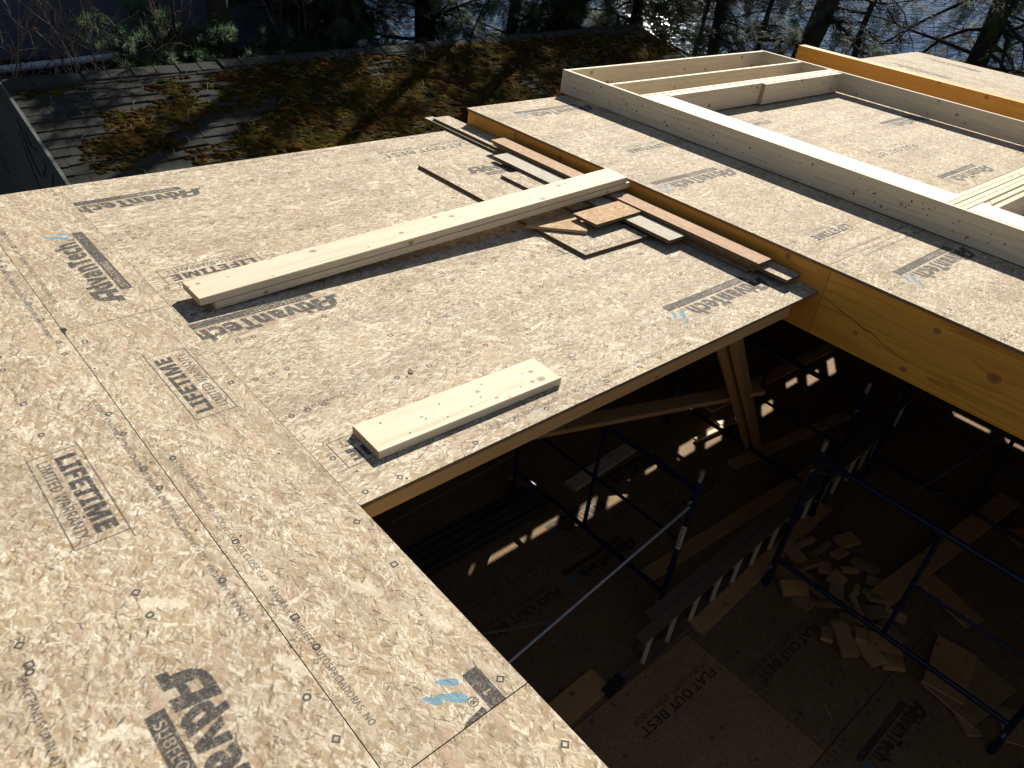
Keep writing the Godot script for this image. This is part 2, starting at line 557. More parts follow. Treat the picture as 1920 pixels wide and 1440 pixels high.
func wood_image(w: int, h: int, len_m: float, wid_m: float, sd: int, pale: Color, dark: Color, nknots: int, ring := 26.0, contrast := 1.0, knots_in := []) -> Image:
	# tileable along u; pale/dark are linear colours
	var nz := noise(sd, 1.0, 3)
	var nf := noise(sd + 7, 1.0, 2)
	var r := RandomNumberGenerator.new()
	r.seed = sd
	var knots: Array = knots_in.duplicate()
	for k in nknots:
		knots.append([r.randf() * len_m, r.randf_range(0.05, 0.95) * wid_m, 0.005 + 0.013 * pow(r.randf(), 1.5)])
	var d := PackedByteArray()
	d.resize(w * h * 3)
	var i := 0
	var rad := len_m / TAU
	for y in h:
		var v := (y + 0.5) / h * wid_m
		for x in w:
			var a := TAU * x / w
			var u := a * rad
			var cx := cos(a) * rad
			var cy := sin(a) * rad
			var vv := v + 0.022 * nz.get_noise_3d(cx * 1.3, cy * 1.3, v * 3.0)
			var kd := 0.0
			for kn in knots:
				var dx: float = u - kn[0]
				if dx > len_m * 0.5: dx -= len_m
				if dx < -len_m * 0.5: dx += len_m
				var dy: float = v - kn[1]
				if abs(dx) < 0.16 and abs(dy) < 0.08:
					var q: float = (dx * dx * 0.22 + dy * dy) / (kn[2] * kn[2])
					vv += sign(dy) * kn[2] * 1.1 * exp(-q * 0.22)
					var core: float = sqrt(dx * dx * 0.6 + dy * dy) / kn[2]
					kd = maxf(kd, clampf(1.25 - core, 0.0, 0.72) + (0.25 if core > 0.8 and core < 1.1 else 0.0))
			var g: float = vv * ring + 1.1 * nz.get_noise_3d(cx * 0.5, cy * 0.5, vv * 9.0)
			var f: float = g - floor(g)
			var late: float = pow(f, 3.0) * 0.6 * contrast * (0.65 + 0.8 * nf.get_noise_3d(cx * 0.8, cy * 0.8, floor(g) * 3.7))
			var fib: float = nf.get_noise_3d(cx * 9.0, cy * 9.0, v * 420.0) * 0.10
			var t := clampf(late + fib + 0.10 + 0.20 * nz.get_noise_3d(cx * 2.0, cy * 2.0, v * 22.0 + 9.0), 0.0, 1.0)
			var cr: float = lerpf(pale.r, dark.r, t)
			var cg: float = lerpf(pale.g, dark.g, t)
			var cb: float = lerpf(pale.b, dark.b, t)
			if kd > 0.0:
				cr = lerpf(cr, 0.17, kd)
				cg = lerpf(cg, 0.075, kd)
				cb = lerpf(cb, 0.03, kd)
			var c := Color(cr, cg, cb).linear_to_srgb()
			d[i] = int(c.r * 255)
			d[i + 1] = int(c.g * 255)
			d[i + 2] = int(c.b * 255)
			i += 3
	return Image.create_from_data(w, h, false, Image.FORMAT_RGB8, d)

func noise_image(n: int, sd: int, c0: Color, c1: Color, f := 4.0, oct := 4, stretch := Vector2.ONE) -> Image:
	# tileable, linear colours
	var nz := noise(sd, 1.0, oct)
	var d := PackedByteArray()
	d.resize(n * n * 3)
	var i := 0
	for y in n:
		var b := TAU * y / n
		for x in n:
			var a := TAU * x / n
			var v: float = nz.get_noise_3d(cos(a) * f * stretch.x + 3.0 * sin(b) * stretch.y, sin(a) * f * stretch.x + 5.0 * cos(b) * stretch.y, sin(b) * f * stretch.y + cos(b) * 2.0 * stretch.y)
			var t := clampf(v * 0.9 + 0.5, 0.0, 1.0)
			var c := Color(lerpf(c0.r, c1.r, t), lerpf(c0.g, c1.g, t), lerpf(c0.b, c1.b, t)).linear_to_srgb()
			d[i] = int(c.r * 255)
			d[i + 1] = int(c.g * 255)
			d[i + 2] = int(c.b * 255)
			i += 3
	return Image.create_from_data(n, n, false, Image.FORMAT_RGB8, d)

func materials() -> void:
	make_osb()
	M.pine = []
	for k in 3:
		M.pine.append(tex_mat(wood_image(1024, 256, 2.4, 0.5, 11 + k * 31, Color(0.73, 0.64, 0.475), Color(0.43, 0.30, 0.16), 24 + k * 4, [30.0, 19.0, 24.0][k], [0.60, 0.75, 0.52][k]), 0.7))
	M.end_grain = tex_mat(wood_image(256, 256, 0.3, 0.3, 77, Color(0.55, 0.42, 0.25), Color(0.30, 0.19, 0.09), 0, 90.0, 1.0), 0.9)
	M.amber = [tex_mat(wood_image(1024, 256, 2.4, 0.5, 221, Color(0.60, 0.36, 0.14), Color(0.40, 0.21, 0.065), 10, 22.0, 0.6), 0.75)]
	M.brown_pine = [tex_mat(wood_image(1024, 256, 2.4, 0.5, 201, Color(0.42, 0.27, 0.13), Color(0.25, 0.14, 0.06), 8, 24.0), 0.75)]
	M.grey_pine = [tex_mat(wood_image(512, 256, 2.4, 0.5, 301, Color(0.72, 0.70, 0.64), Color(0.52, 0.49, 0.42), 3, 30.0, 0.6), 0.75)]
	M.lvl = tex_mat(wood_image(1024, 192, 2.6, 0.41, 401, Color(0.80, 0.385, 0.045), Color(0.48, 0.185, 0.014), 0, 13.0, 1.25, [[0.965, 0.175, 0.025], [0.63, 0.068, 0.015], [0.56, 0.353, 0.016], [0.25, 0.28, 0.012], [1.9, 0.25, 0.02]]), 0.6)
	M.cut_lvl = tex_mat(wood_image(256, 256, 0.3, 0.3, 78, Color(0.42, 0.26, 0.10), Color(0.16, 0.08, 0.03), 0, 300.0, 1.4), 0.9)
	M.lvl_plain = tex_mat(wood_image(1024, 192, 2.6, 0.41, 431, Color(0.72, 0.325, 0.040), Color(0.48, 0.185, 0.016), 5, 14.0, 0.7), 0.6)
	M.cut_lvl_plain = M.cut_lvl
	var edge := Image.create(512, 16, false, Image.FORMAT_RGB8)
	for y in 16:
		for x in 512:
			var v := rng.randf()
			var c := Color(0.20, 0.125, 0.06).lerp(Color(0.36, 0.25, 0.13), v * v)
			if rng.randf() < 0.18: c = Color(0.08, 0.05, 0.025)
			edge.set_pixel(x, y, c.linear_to_srgb())
	edge.resize(1024, 16, Image.INTERPOLATE_CUBIC)
	M.osb_edge = tex_mat(edge, 0.9)
	M.blue_steel = mat(lin(0.009, 0.020, 0.070), 0.35, 0.0)
	M.galv = mat(lin(0.60, 0.60, 0.58), 0.4, 0.6)
	M.dull_steel = mat(lin(0.20, 0.20, 0.20), 0.5, 0.5)
	M.alu = mat(lin(0.42, 0.41, 0.39), 0.42, 0.75)
	M.rung = mat(lin(0.72, 0.66, 0.50), 0.6, 0.0)
	M.rail = mat(lin(0.20, 0.15, 0.10), 0.6, 0.1)
	M.black = mat(lin(0.012, 0.012, 0.013), 0.6)
	M.nail = mat(lin(0.03, 0.026, 0.022), 0.5, 0.5)
	M.bark = tri_mat(noise_image(256, 5, Color(0.008, 0.007, 0.006), Color(0.038, 0.032, 0.027), 6.0, 5, Vector2(1.6, 0.6)), 1.3, 0.95, 5.0)
	M.twig = mat(lin(0.16, 0.125, 0.095), 0.9)
	M.dark_twig = mat(lin(0.018, 0.015, 0.012), 0.9)

# ------------------------------------------------------------------ setting
func ground_y(x: float, z: float) -> float:
	var s := x * 0.86 - z * 0.5
	var y := -3.3 - 0.35 * clampf((s - 9.0) * 0.4, 0.0, 1.0)
	if s > 12.0: y -= minf((s - 12.0) * 0.30, 9.0)
	return y

func grid_mesh(x0: float, x1: float, z0: float, z1: float, n: int, f: Callable, m: Material) -> ArrayMesh:
	var st := SurfaceTool.new()
	st.begin(Mesh.PRIMITIVE_TRIANGLES)
	for j in n + 1:
		for i in n + 1:
			var x := lerpf(x0, x1, float(i) / n)
			var z := lerpf(z0, z1, float(j) / n)
			st.set_uv(Vector2(x, z))
			st.add_vertex(Vector3(x, f.call(x, z), z))
	for j in n:
		for i in n:
			var a := j * (n + 1) + i
			for k in [a, a + 1, a + n + 2, a, a + n + 2, a + n + 1]: st.add_index(k)
	st.generate_normals()
	st.set_material(m)
	return st.commit()

func ripple_normals(n: int, size: float) -> Image:
	# slopes of a random sea: waves of 0.3 to 2 m running mostly one way, each fitting the tile
	var kx := []
	var ky := []
	var am := []
	var ph := []
	for w in 30:
		var lam := 0.5 * pow(6.0, rng.randf())
		var an := 2.2 + rng.randfn(0, 0.6)
		kx.append(TAU * roundf(size / lam * cos(an)) / n)
		ky.append(TAU * roundf(size / lam * sin(an)) / n)
		am.append(0.078 * pow(lam / 0.5, -0.25))
		ph.append(rng.randf() * TAU)
	var d := PackedByteArray()
	d.resize(n * n * 3)
	var i := 0
	for y in n:
		for x in n:
			var sx := 0.0
			var sy := 0.0
			for w in 30:
				var a: float = am[w] * cos(kx[w] * x + ky[w] * y + ph[w])
				sx += a * 0.6
				sy += a * 0.8
			# crests are sharper than troughs
			var v := Vector3(-sx * (1.0 + 0.8 * absf(sx)), -sy * (1.0 + 0.8 * absf(sy)), 1.0).normalized()
			d[i] = int((v.x * 0.5 + 0.5) * 255)
			d[i + 1] = int((v.y * 0.5 + 0.5) * 255)
			d[i + 2] = int((v.z * 0.5 + 0.5) * 255)
			i += 3
	return Image.create_from_data(n, n, false, Image.FORMAT_RGB8, d)

func build_ground() -> void:
	var gm := tri_mat(noise_image(512, 91, Color(0.018, 0.014, 0.009), Color(0.085, 0.062, 0.038), 9.0, 5), 0.5, 0.95, 4.0)
	var nz := noise(44, 0.25, 4)
	var g := put("ground", grid_mesh(-60, 110, -110, 60, 150, func(x, z): return ground_y(x, z) + 0.18 * nz.get_noise_2d(x, z) * clampf(absf(z + 1.0) - 8.0, 0.0, 1.0), gm))
	tag(g, "leaf littered dark ground sloping down to the lake", "ground", "", "structure")
	# lake: wind ripples from two noise normal maps
	var wm := StandardMaterial3D.new()
	wm.albedo_color = lin(0.03, 0.09, 0.20)
	wm.roughness = 0.12
	wm.metallic_specular = 0.5
	wm.normal_enabled = true
	wm.normal_texture = ImageTexture.create_from_image(ripple_normals(640, 20.0))
	wm.normal_scale = 1.0
	var st := grid_mesh(-90, 330, -330, 90, 4, func(_x, _z): return -9.0, wm)
	wm.uv1_scale = Vector3(1.0 / 20.0, 1.0 / 20.0, 1)
	var w := put("water", st)
	tag(w, "wind rippled lake glittering in the sun behind the trees", "lake", "", "structure")

func build_decks() -> void:
	var d := thing("deck_floor", "lower deck of printed subfloor sheets round the open stairwell", "floor", Vector3.ZERO, "", "structure")
	var warm := lin(0.36, 0.23, 0.11)
	warm.a = 0.07
	var edge_en := "t:SELF-SPACING TONGUE AND GROOVE, DO NOT CLOSE GAP   RANURA Y LENGUETA AUTOSPACIADORAS, NO"
	var edge_es := "t:CERRAR LA ABERTURA   SELF-SPACING TONGUE AND GROOVE, DO NOT CLOSE GAP   RANURA Y LENGUETA"
	# narrow row beside the stairwell
	panel(d, -0.448, 0.0, -3.23, -1.597, 0.0, 750, [["logo", -0.165, -2.19, 3], [edge_en, -0.405, -2.5, 1]], false, "panel", warm)
	panel(d, -0.448, 0.0, -1.597, 0.845, 0.0, 750, [["life", -0.15, -1.0, 3], [edge_en, -0.40, 0.05, 1], ["logo", -0.17, 1.09, 3]], false, "panel", warm)
	panel(d, -0.448, 0.0, 0.845, 3.28, 0.0, 500, [], false, "panel", warm)
	panel(d, -0.448, 0.0, 3.28, 7.2, 0.0, 375, [], false)
	# wide row the photographer stands on
	panel(d, -1.655, -0.448, -3.23, -2.45, 0.0, 750, [[edge_es, -0.50, -2.6, 3]], false)
	panel(d, -1.655, -0.448, -2.45, 0.90, 0.0, 600, [["life", -0.735, -0.55, 1], ["logo", -0.75, 0.68, 1], [edge_es, -0.505, -0.42, 3], [edge_es, -0.505, -2.2, 3], ["t:SPACE PANELS 1/8 IN. AT ENDS", -1.03, 0.22, 1], ["dash", -0.98, -1.0, 1]], false)
	panel(d, -1.655, -0.448, 0.90, 3.09, 0.0, 500, [[edge_es, -0.505, 1.6, 3]], false)
	panel(d, -1.655, -0.448, 3.09, 7.2, 0.0, 375, [], false)
	panel(d, -2.86, -1.655, -3.23, -0.79, 0.0, 375, [], false)
	panel(d, -2.86, -1.655, -0.79, 1.65, 0.0, 375, [], false)
	panel(d, -2.86, -1.655, 1.65, 7.2, 0.0, 375, [], false)
	# the middle, up to the beam
	var et := "t:SELF-SPACING TONGUE AND GROOVE, DO NOT CLOSE GAP   RANURA Y LENGUETA AUTOSPACIADORAS"
	panel(d, 0.0, 3.045, -1.207, 0.0, 0.0, 500, [["logo", 2.43, -0.27, 2], ["life", 0.30, -0.285, 2], [et, 1.25, -0.075, 0], ["t:SPACE PANELS", 0.2, -0.58, 0], ["flat", 2.40, -1.16, 2]], true, "panel", Color.WHITE, true, 0.0003)
	panel(d, 0.0, 3.045, -2.414, -1.207, 0.0, 500, [["logo", 0.245, -1.305, 2], ["life", 0.30, -1.89, 2], ["t:SPACE PANELS", 0.35, -1.37, 0]], true, "panel", Color.WHITE, true, 0.0003)
	panel(d, 0.0, 3.045, -3.23, -2.414, 0.0, 500, [["logo", 0.245, -2.865, 2], ["flat", 2.41, -2.95, 2], [et, 1.2, -3.17, 0]], true, "panel", Color.WHITE, true, 0.0003)
	panel(d, 0.0, 3.045, 6.2, 7.2, 0.0, 375, [], true, "panel", Color.WHITE, true, 0.0003)  # stairwell lengthened out of view so more light reaches the storey below
	box_board("rim_board", d, Vector3(0.0, -0.088, -0.040), Vector3(2.76, -0.0195, -0.002), "amber")
	box_board("rim_board", d, Vector3(-0.045, -0.265, 0.0), Vector3(-0.006, -0.0195, 6.2), "pine")
	box_board("rim_board", d, Vector3(0.0, -0.265, 6.205), Vector3(3.04, -0.0195, 6.245), "pine")
	box_board("rim_board", d, Vector3(-2.86, -0.5, -3.225), Vector3(3.04, -0.0195, -3.187), "brown_pine")
	for k in 6:      # joists carrying the decks, seen only from below
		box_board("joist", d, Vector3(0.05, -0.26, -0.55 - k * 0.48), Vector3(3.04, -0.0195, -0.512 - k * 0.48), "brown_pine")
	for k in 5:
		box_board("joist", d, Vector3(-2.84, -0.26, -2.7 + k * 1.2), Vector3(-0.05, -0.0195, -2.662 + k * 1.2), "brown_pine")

	var u := thing("upper_deck_floor", "raised deck of printed subfloor sheets under the wall frame", "floor", Vector3.ZERO, "", "structure")
	var U := UP_Y
	panel(u, 3.035, 5.47, -3.23, -2.414, U, 375, [["logo", 3.69, -2.905, 2], ["life", 5.3, -2.7, 2]], true)
	panel(u, 3.035, 5.47, -2.414, -1.54, U, 500, [["life", 3.68, -1.935, 2], ["life", 5.37, -1.98, 2]], true)
	panel(u, 3.035, 5.47, -1.54, 0.0, U, 500, [["logo", 3.49, -1.285, 2], ["life", 3.52, -0.30, 2], [et, 3.9, -0.05, 0]], true)
	panel(u, 3.035, 5.47, 0.0, 1.207, U, 500, [["logo", 3.69, 0.335, 2], [et, 4.0, 0.045, 2]], true)
	panel(u, 3.035, 5.47, 1.207, 7.2, U, 375, [], true)
	panel(u, 5.47, 9.2, -3.23, -2.03, U, 375, [], true)
	panel(u, 5.47, 9.2, -2.03, -1.36, U, 375, [["logo", 6.95, -1.37, 2]], true)
	panel(u, 5.47, 9.2, -1.36, -0.15, U, 375, [["logo", 5.80, -0.33, 2], ["flat", 5.75, -0.97, 2], ["life", 7.2, -0.33, 2], ["logo", 6.95, -1.37, 2]], true)
	panel(u, 5.47, 9.2, -0.15, 1.06, U, 375, [], true)
	panel(u, 5.47, 9.2, 1.06, 7.2, U, 375, [], true)
	panel(u, 9.2, 10.3, -3.23, -0.79, U, 375, [["logo", 9.9, -2.55, 3]], false)
	panel(u, 9.2, 10.3, -0.79, 1.65, U, 375, [], false)
	panel(u, 10.3, 11.37, -3.23, -0.79, U, 375, [["logo", 10.97, -2.58, 3]], false)
	panel(u, 10.3, 11.37, -0.79, 1.65, U, 375, [["logo", 10.97, 0.4, 3]], false)
	panel(u, 9.2, 11.37, 1.65, 7.2, U, 375, [], false)
	box_board("rim_board", u, Vector3(3.10, -0.195, -3.225), Vector3(11.33, 0.141, -3.187), "lvl_plain")
	box_board("rim_board", u, Vector3(11.33, -0.265, -3.22), Vector3(11.355, 0.012, 7.2), "lvl_plain")
	for k in 7:
		box_board("joist", u, Vector3(3.10, -0.16, -2.75 + k * 0.6), Vector3(11.32, 0.141, -2.712 + k * 0.6), "brown_pine")

	# beam along the step between the decks
	var bm := thing("laminated_beam", "deep orange laminated beam along the edge of the raised deck", "beam")
	var x0 := 3.047
	var bmesh := board_mesh(Vector3(2.6, 0.406, 0.045), M.lvl, M.cut_lvl, 0.002, 2.6, 0.406, true)
	var crack := SurfaceTool.new()
	crack.begin(Mesh.PRIMITIVE_TRIANGLES)
	var cp := []
	var cr := []
	for i in 15:
		var t := i / 14.0
		cp.append(Vector3(x0 - 0.0004, lerpf(-0.02, -0.165, t) + rng.randfn(0, 0.003), lerpf(0.04, 0.60, t)))
		cr.append(0.0008 + 0.0028 * sin(PI * t) * rng.randf())
	tube(crack, cp, cr, 5)
	crack.set_material(M.black)
	put("crack", crack.commit(), bm)
	put("beam_length", bmesh, bm, along(Vector3(x0 + 0.0225, -0.0615, 0.028), Vector3(x0 + 0.0225, -0.0615, 2.628)))
	box_board("beam_length", bm, Vector3(x0, -0.2645, -3.22), Vector3(x0 + 0.045, 0.1415, 0.025), "lvl_plain")
	box_board("beam_length", bm, Vector3(x0, -0.2645, 2.631), Vector3(x0 + 0.045, 0.1415, 7.2), "lvl_plain")

func build_lower_storey() -> void:
	var f := thing("floor", "dark lower floor of printed sheets seen through the stairwell", "floor", Vector3.ZERO, "", "structure")
	var Y := FLOOR_Y
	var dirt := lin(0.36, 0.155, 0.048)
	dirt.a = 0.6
	var shaded_dirt := lin(0.17, 0.085, 0.028)  # dirt tint darkened further to paint in the weaker light on these sheets
	shaded_dirt.a = 0.66
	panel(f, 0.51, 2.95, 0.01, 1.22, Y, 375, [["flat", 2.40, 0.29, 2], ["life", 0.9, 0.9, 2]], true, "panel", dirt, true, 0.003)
	panel(f, 2.95, 5.39, 0.01, 1.22, Y, 375, [["flat", 3.44, 0.56, 2]], true, "panel", shaded_dirt, true, 0.003)
	panel(f, 0.51, 2.95, 1.22, 2.43, Y, 375, [], true, "panel", shaded_dirt, true, 0.003)
	panel(f, 2.95, 5.39, 1.22, 2.43, Y, 375, [["logo", 3.45, 1.46, 2]], true, "panel", shaded_dirt, true, 0.003)
	panel(f, 0.51, 3.5, -1.2, 0.01, Y, 375, [["flat", 1.98, -0.96, 2], ["logo", 2.95, -0.95, 2], ["life", 1.0, -0.3, 2]], true, "panel", shaded_dirt, true, 0.003)
	panel(f, 3.5, 6.5, -1.2, 0.01, Y, 375, [["life", 5.2, -0.6, 2], ["flat", 4.3, -1.0, 2]], true, "panel", shaded_dirt, true, 0.003)
	panel(f, 0.51, 3.5, -3.2, -1.2, Y, 375, [["logo", 3.2, -1.42, 2]], true, "panel", shaded_dirt, true, 0.003)
	panel(f, 3.5, 6.5, -3.2, -1.2, Y, 375, [["logo", 4.05, -1.58, 2]], true, "panel", shaded_dirt, true, 0.003)
	panel(f, 6.5, 11.3, -3.2, 0.01, Y, 375, [], true, "panel", shaded_dirt, false, 0.003)
	panel(f, 5.39, 11.3, 0.01, 2.43, Y, 375, [], true, "panel", shaded_dirt, false, 0.003)
	panel(f, 0.51, 11.3, 2.43, 7.2, Y, 375, [], true, "panel", shaded_dirt, false, 0.003)
	panel(f, -2.9, 0.51, -3.2, 7.2, Y, 375, [], true, "panel", shaded_dirt, false, 0.003)

	var wl := thing("wall", "rough lower storey walls under the decks with open bays at their top", "wall", Vector3.ZERO, "", "structure")
	var wm: Material = M.osb_wall
	var back_top := -0.64
	var slot_top := -0.20
	var wx := func(lo: Vector3, hi: Vector3, n: String) -> void:
		var bx := BoxMesh.new()
		bx.size = hi - lo
		bx.material = wm
		put(n, bx, wl, Transform3D(Basis(), (lo + hi) / 2))
	wx.call(Vector3(-2.9, -3.3, -3.20), Vector3(11.3, back_top, -3.17), "sheathing")
	wx.call(Vector3(-2.9, back_top, -3.20), Vector3(4.4, slot_top, -3.17), "sheathing")
	var ops := [[4.50, 4.56, -0.63, -0.5], [4.66, 5.16, -0.605, -0.5], [5.20, 5.55, -0.62, -0.49], [5.82, 6.08, -0.58, -0.32], [6.23, 6.56, -0.54, -0.3], [6.76, 7.05, -0.54, -0.45], [7.29, 7.61, -0.6, -0.38], [7.77, 8.09, -0.62, -0.3], [8.3, 8.42, -0.5, -0.4], [8.84, 9.1, -0.49, -0.27], [9.37, 9.65, -0.63, -0.5], [9.84, 10.15, -0.55, -0.32], [10.34, 10.55, -0.6, -0.27]]
	var px := 4.4
	for o in ops:
		wx.call(Vector3(px, back_top, -3.20), Vector3(o[0], slot_top, -3.17), "block")
		wx.call(Vector3(o[0], back_top, -3.20), Vector3(o[1], o[2], -3.17), "block")
		wx.call(Vector3(o[0], o[3], -3.20), Vector3(o[1], slot_top, -3.17), "block")
		px = o[1]
	wx.call(Vector3(px, back_top, -3.20), Vector3(11.3, slot_top, -3.17), "block")
	wx.call(Vector3(11.30, -3.3, -3.2), Vector3(11.325, 0.012, 7.2), "sheathing")
	for g in [[-3.2, -2.25], [-1.67, -1.57], [-0.9, 7.2]]:
		wx.call(Vector3(11.31, 0.012, g[0]), Vector3(11.325, 0.141, g[1]), "block")
	for g in [[-2.25, -1.67], [-1.57, -0.9]]:
		wx.call(Vector3(11.31, 0.10, g[0]), Vector3(11.325, 0.141, g[1]), "block")
	wx.call(Vector3(-2.93, -3.3, -3.2), Vector3(-2.9, -0.02, 7.2), "sheathing")
	wx.call(Vector3(-2.9, -3.3, 7.2), Vector3(11.33, -0.02, 7.23), "sheathing")

	# leaning doubled post under the deck edge, and the plank across the scaffold
	var post := thing("leaning_post", "doubled stud post leaning under the front edge of the lower deck", "post")
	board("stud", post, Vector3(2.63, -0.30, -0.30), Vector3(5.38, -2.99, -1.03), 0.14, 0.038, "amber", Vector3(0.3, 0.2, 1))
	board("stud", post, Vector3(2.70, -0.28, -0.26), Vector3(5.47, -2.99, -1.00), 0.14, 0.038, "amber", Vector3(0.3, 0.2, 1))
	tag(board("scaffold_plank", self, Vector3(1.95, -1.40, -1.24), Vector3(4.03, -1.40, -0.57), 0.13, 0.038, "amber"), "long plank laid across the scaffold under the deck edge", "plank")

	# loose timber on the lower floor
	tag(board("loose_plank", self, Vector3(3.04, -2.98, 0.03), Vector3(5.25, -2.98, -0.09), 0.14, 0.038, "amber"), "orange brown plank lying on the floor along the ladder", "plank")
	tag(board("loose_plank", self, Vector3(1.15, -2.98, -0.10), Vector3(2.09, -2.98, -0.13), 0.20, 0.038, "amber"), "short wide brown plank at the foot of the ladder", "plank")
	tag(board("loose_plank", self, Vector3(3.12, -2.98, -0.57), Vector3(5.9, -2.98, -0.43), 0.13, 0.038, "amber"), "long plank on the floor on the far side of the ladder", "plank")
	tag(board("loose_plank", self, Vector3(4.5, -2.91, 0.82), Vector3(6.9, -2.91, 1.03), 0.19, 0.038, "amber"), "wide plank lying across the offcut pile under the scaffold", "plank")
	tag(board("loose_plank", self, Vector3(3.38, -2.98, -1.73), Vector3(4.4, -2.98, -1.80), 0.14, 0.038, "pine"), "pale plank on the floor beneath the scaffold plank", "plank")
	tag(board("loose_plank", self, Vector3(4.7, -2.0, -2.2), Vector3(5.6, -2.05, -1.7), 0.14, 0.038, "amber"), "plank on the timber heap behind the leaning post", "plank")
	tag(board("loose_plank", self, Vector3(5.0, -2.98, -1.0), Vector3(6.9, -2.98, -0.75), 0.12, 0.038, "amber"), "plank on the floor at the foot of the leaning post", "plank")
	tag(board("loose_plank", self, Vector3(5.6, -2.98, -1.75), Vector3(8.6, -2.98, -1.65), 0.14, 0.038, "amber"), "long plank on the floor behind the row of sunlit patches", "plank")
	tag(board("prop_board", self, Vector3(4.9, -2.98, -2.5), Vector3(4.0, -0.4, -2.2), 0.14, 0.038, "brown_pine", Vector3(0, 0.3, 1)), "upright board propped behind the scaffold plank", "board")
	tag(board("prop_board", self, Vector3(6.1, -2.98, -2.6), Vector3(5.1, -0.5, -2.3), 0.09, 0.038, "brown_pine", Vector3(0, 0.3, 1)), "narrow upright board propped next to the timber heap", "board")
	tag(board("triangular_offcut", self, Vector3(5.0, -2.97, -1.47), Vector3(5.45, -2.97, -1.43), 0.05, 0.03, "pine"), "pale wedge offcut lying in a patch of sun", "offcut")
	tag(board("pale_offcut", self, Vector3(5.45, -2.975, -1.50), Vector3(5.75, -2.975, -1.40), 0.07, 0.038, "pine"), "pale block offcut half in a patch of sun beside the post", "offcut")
	tag(board("red_board", self, Vector3(6.4, -2.98, 1.25), Vector3(7.2, -2.98, 1.75), 0.22, 0.02, "lvl_plain"), "dark red orange board on the floor beyond the offcut pile", "board")
	# pipes
	var gp := "dark pipes bundled on the lower floor"
	for k in 9:
		var z := -1.99 + k * 0.043
		var y := -2.985 + (0.022 if k % 2 else 0.0)
		var p := put("pipe", tube_mesh(Vector3(1.0 + rng.randf() * 0.2, y, z), Vector3(3.06 + rng.randf_range(-0.12, 0.12), y, z + rng.randf_range(-0.01, 0.03)), 0.011, M.pipe, 8))
		tag(p, "thin dark pipe in the bundle under the corner of the deck", "pipe", gp)
	# offcuts
	var spots := [[4.36, 0.10], [4.55, 0.08], [4.62, 0.20], [4.32, 0.24], [4.45, 0.33], [4.70, 0.34], [4.20, 0.38], [4.40, 0.48], [4.58, 0.50], [4.28, 0.55], [4.12, 0.60], [4.46, 0.64], [4.30, 0.72], [4.10, 0.76], [3.95, 0.72], [4.52, 0.80], [4.36, 0.86], [4.20, 0.92], [4.02, 0.90], [3.86, 0.84], [4.48, 0.98], [4.30, 1.04], [4.12, 1.06], [3.95, 1.02], [4.02, 1.18], [4.80, 0.55], [4.90, 0.30], [3.80, 0.72], [4.15, 0.22], [3.99, 0.42], [4.70, 0.72], [4.02, 0.30]]
	for i in spots.size():
		var s: Array = spots[i]
		var a := rng.randf() * TAU
		var L := rng.randf_range(0.08, 0.30)
		var w := [0.09, 0.14, 0.05, 0.14][rng.randi() % 4] as float
		var up := Vector3(rng.randfn(0, 0.28), 1, rng.randfn(0, 0.28)).normalized()
		var dv := Vector3(cos(a), rng.randfn(0, 0.10), sin(a)) * L * 0.5
		var c := Vector3(s[0], -2.965 + rng.randf_range(0.0, 0.07), s[1])
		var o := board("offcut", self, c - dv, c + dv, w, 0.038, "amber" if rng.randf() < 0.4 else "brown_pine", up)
		tag(o, "short lumber offcut in the loose pile beside the scaffold post", "offcut", "lumber offcuts piled on the lower floor")
	for e in [[4.32, 1.50, 0.55, 0.30, 0.2, "pale square sheet offcut on top of the stack by the scaffold foot"], [4.30, 1.66, 0.62, 0.42, -0.15, "large sheet offcut beneath the square one by the scaffold foot"], [5.08, 1.2, 0.52, 0.22, 1.25, "pale sheet offcut lying alone beyond the offcut pile"], [4.02, 1.74, 0.30, 0.12, 0.9, "thick orange block under the sheet stack by the scaffold foot"], [4.28, 2.06, 0.30, 0.30, 0.6, "sheet offcut sticking out behind the scaffold foot"]]:
		var dx: Vector3 = Vector3(cos(e[4]), 0, -sin(e[4])) * e[2] * 0.5
		var hgt := -2.975 + (0.045 if e[5].begins_with("pale square") else (0.022 if e[5].begins_with("large") else 0.0))
		tag(board("sheet_offcut", self, Vector3(e[0], hgt, e[1]) - dx, Vector3(e[0], hgt, e[1]) + dx, e[3], 0.02, "amber" if e[5].begins_with("pale") else "brown_pine"), e[5], "offcut")
	tag(put("splinter", tube_mesh(Vector3(3.28, -2.995, 1.02), Vector3(3.21, -2.995, 1.13), 0.003, M.pine[0], 5)), "thin pale splinter lying on the floor before the offcut pile", "splinter")

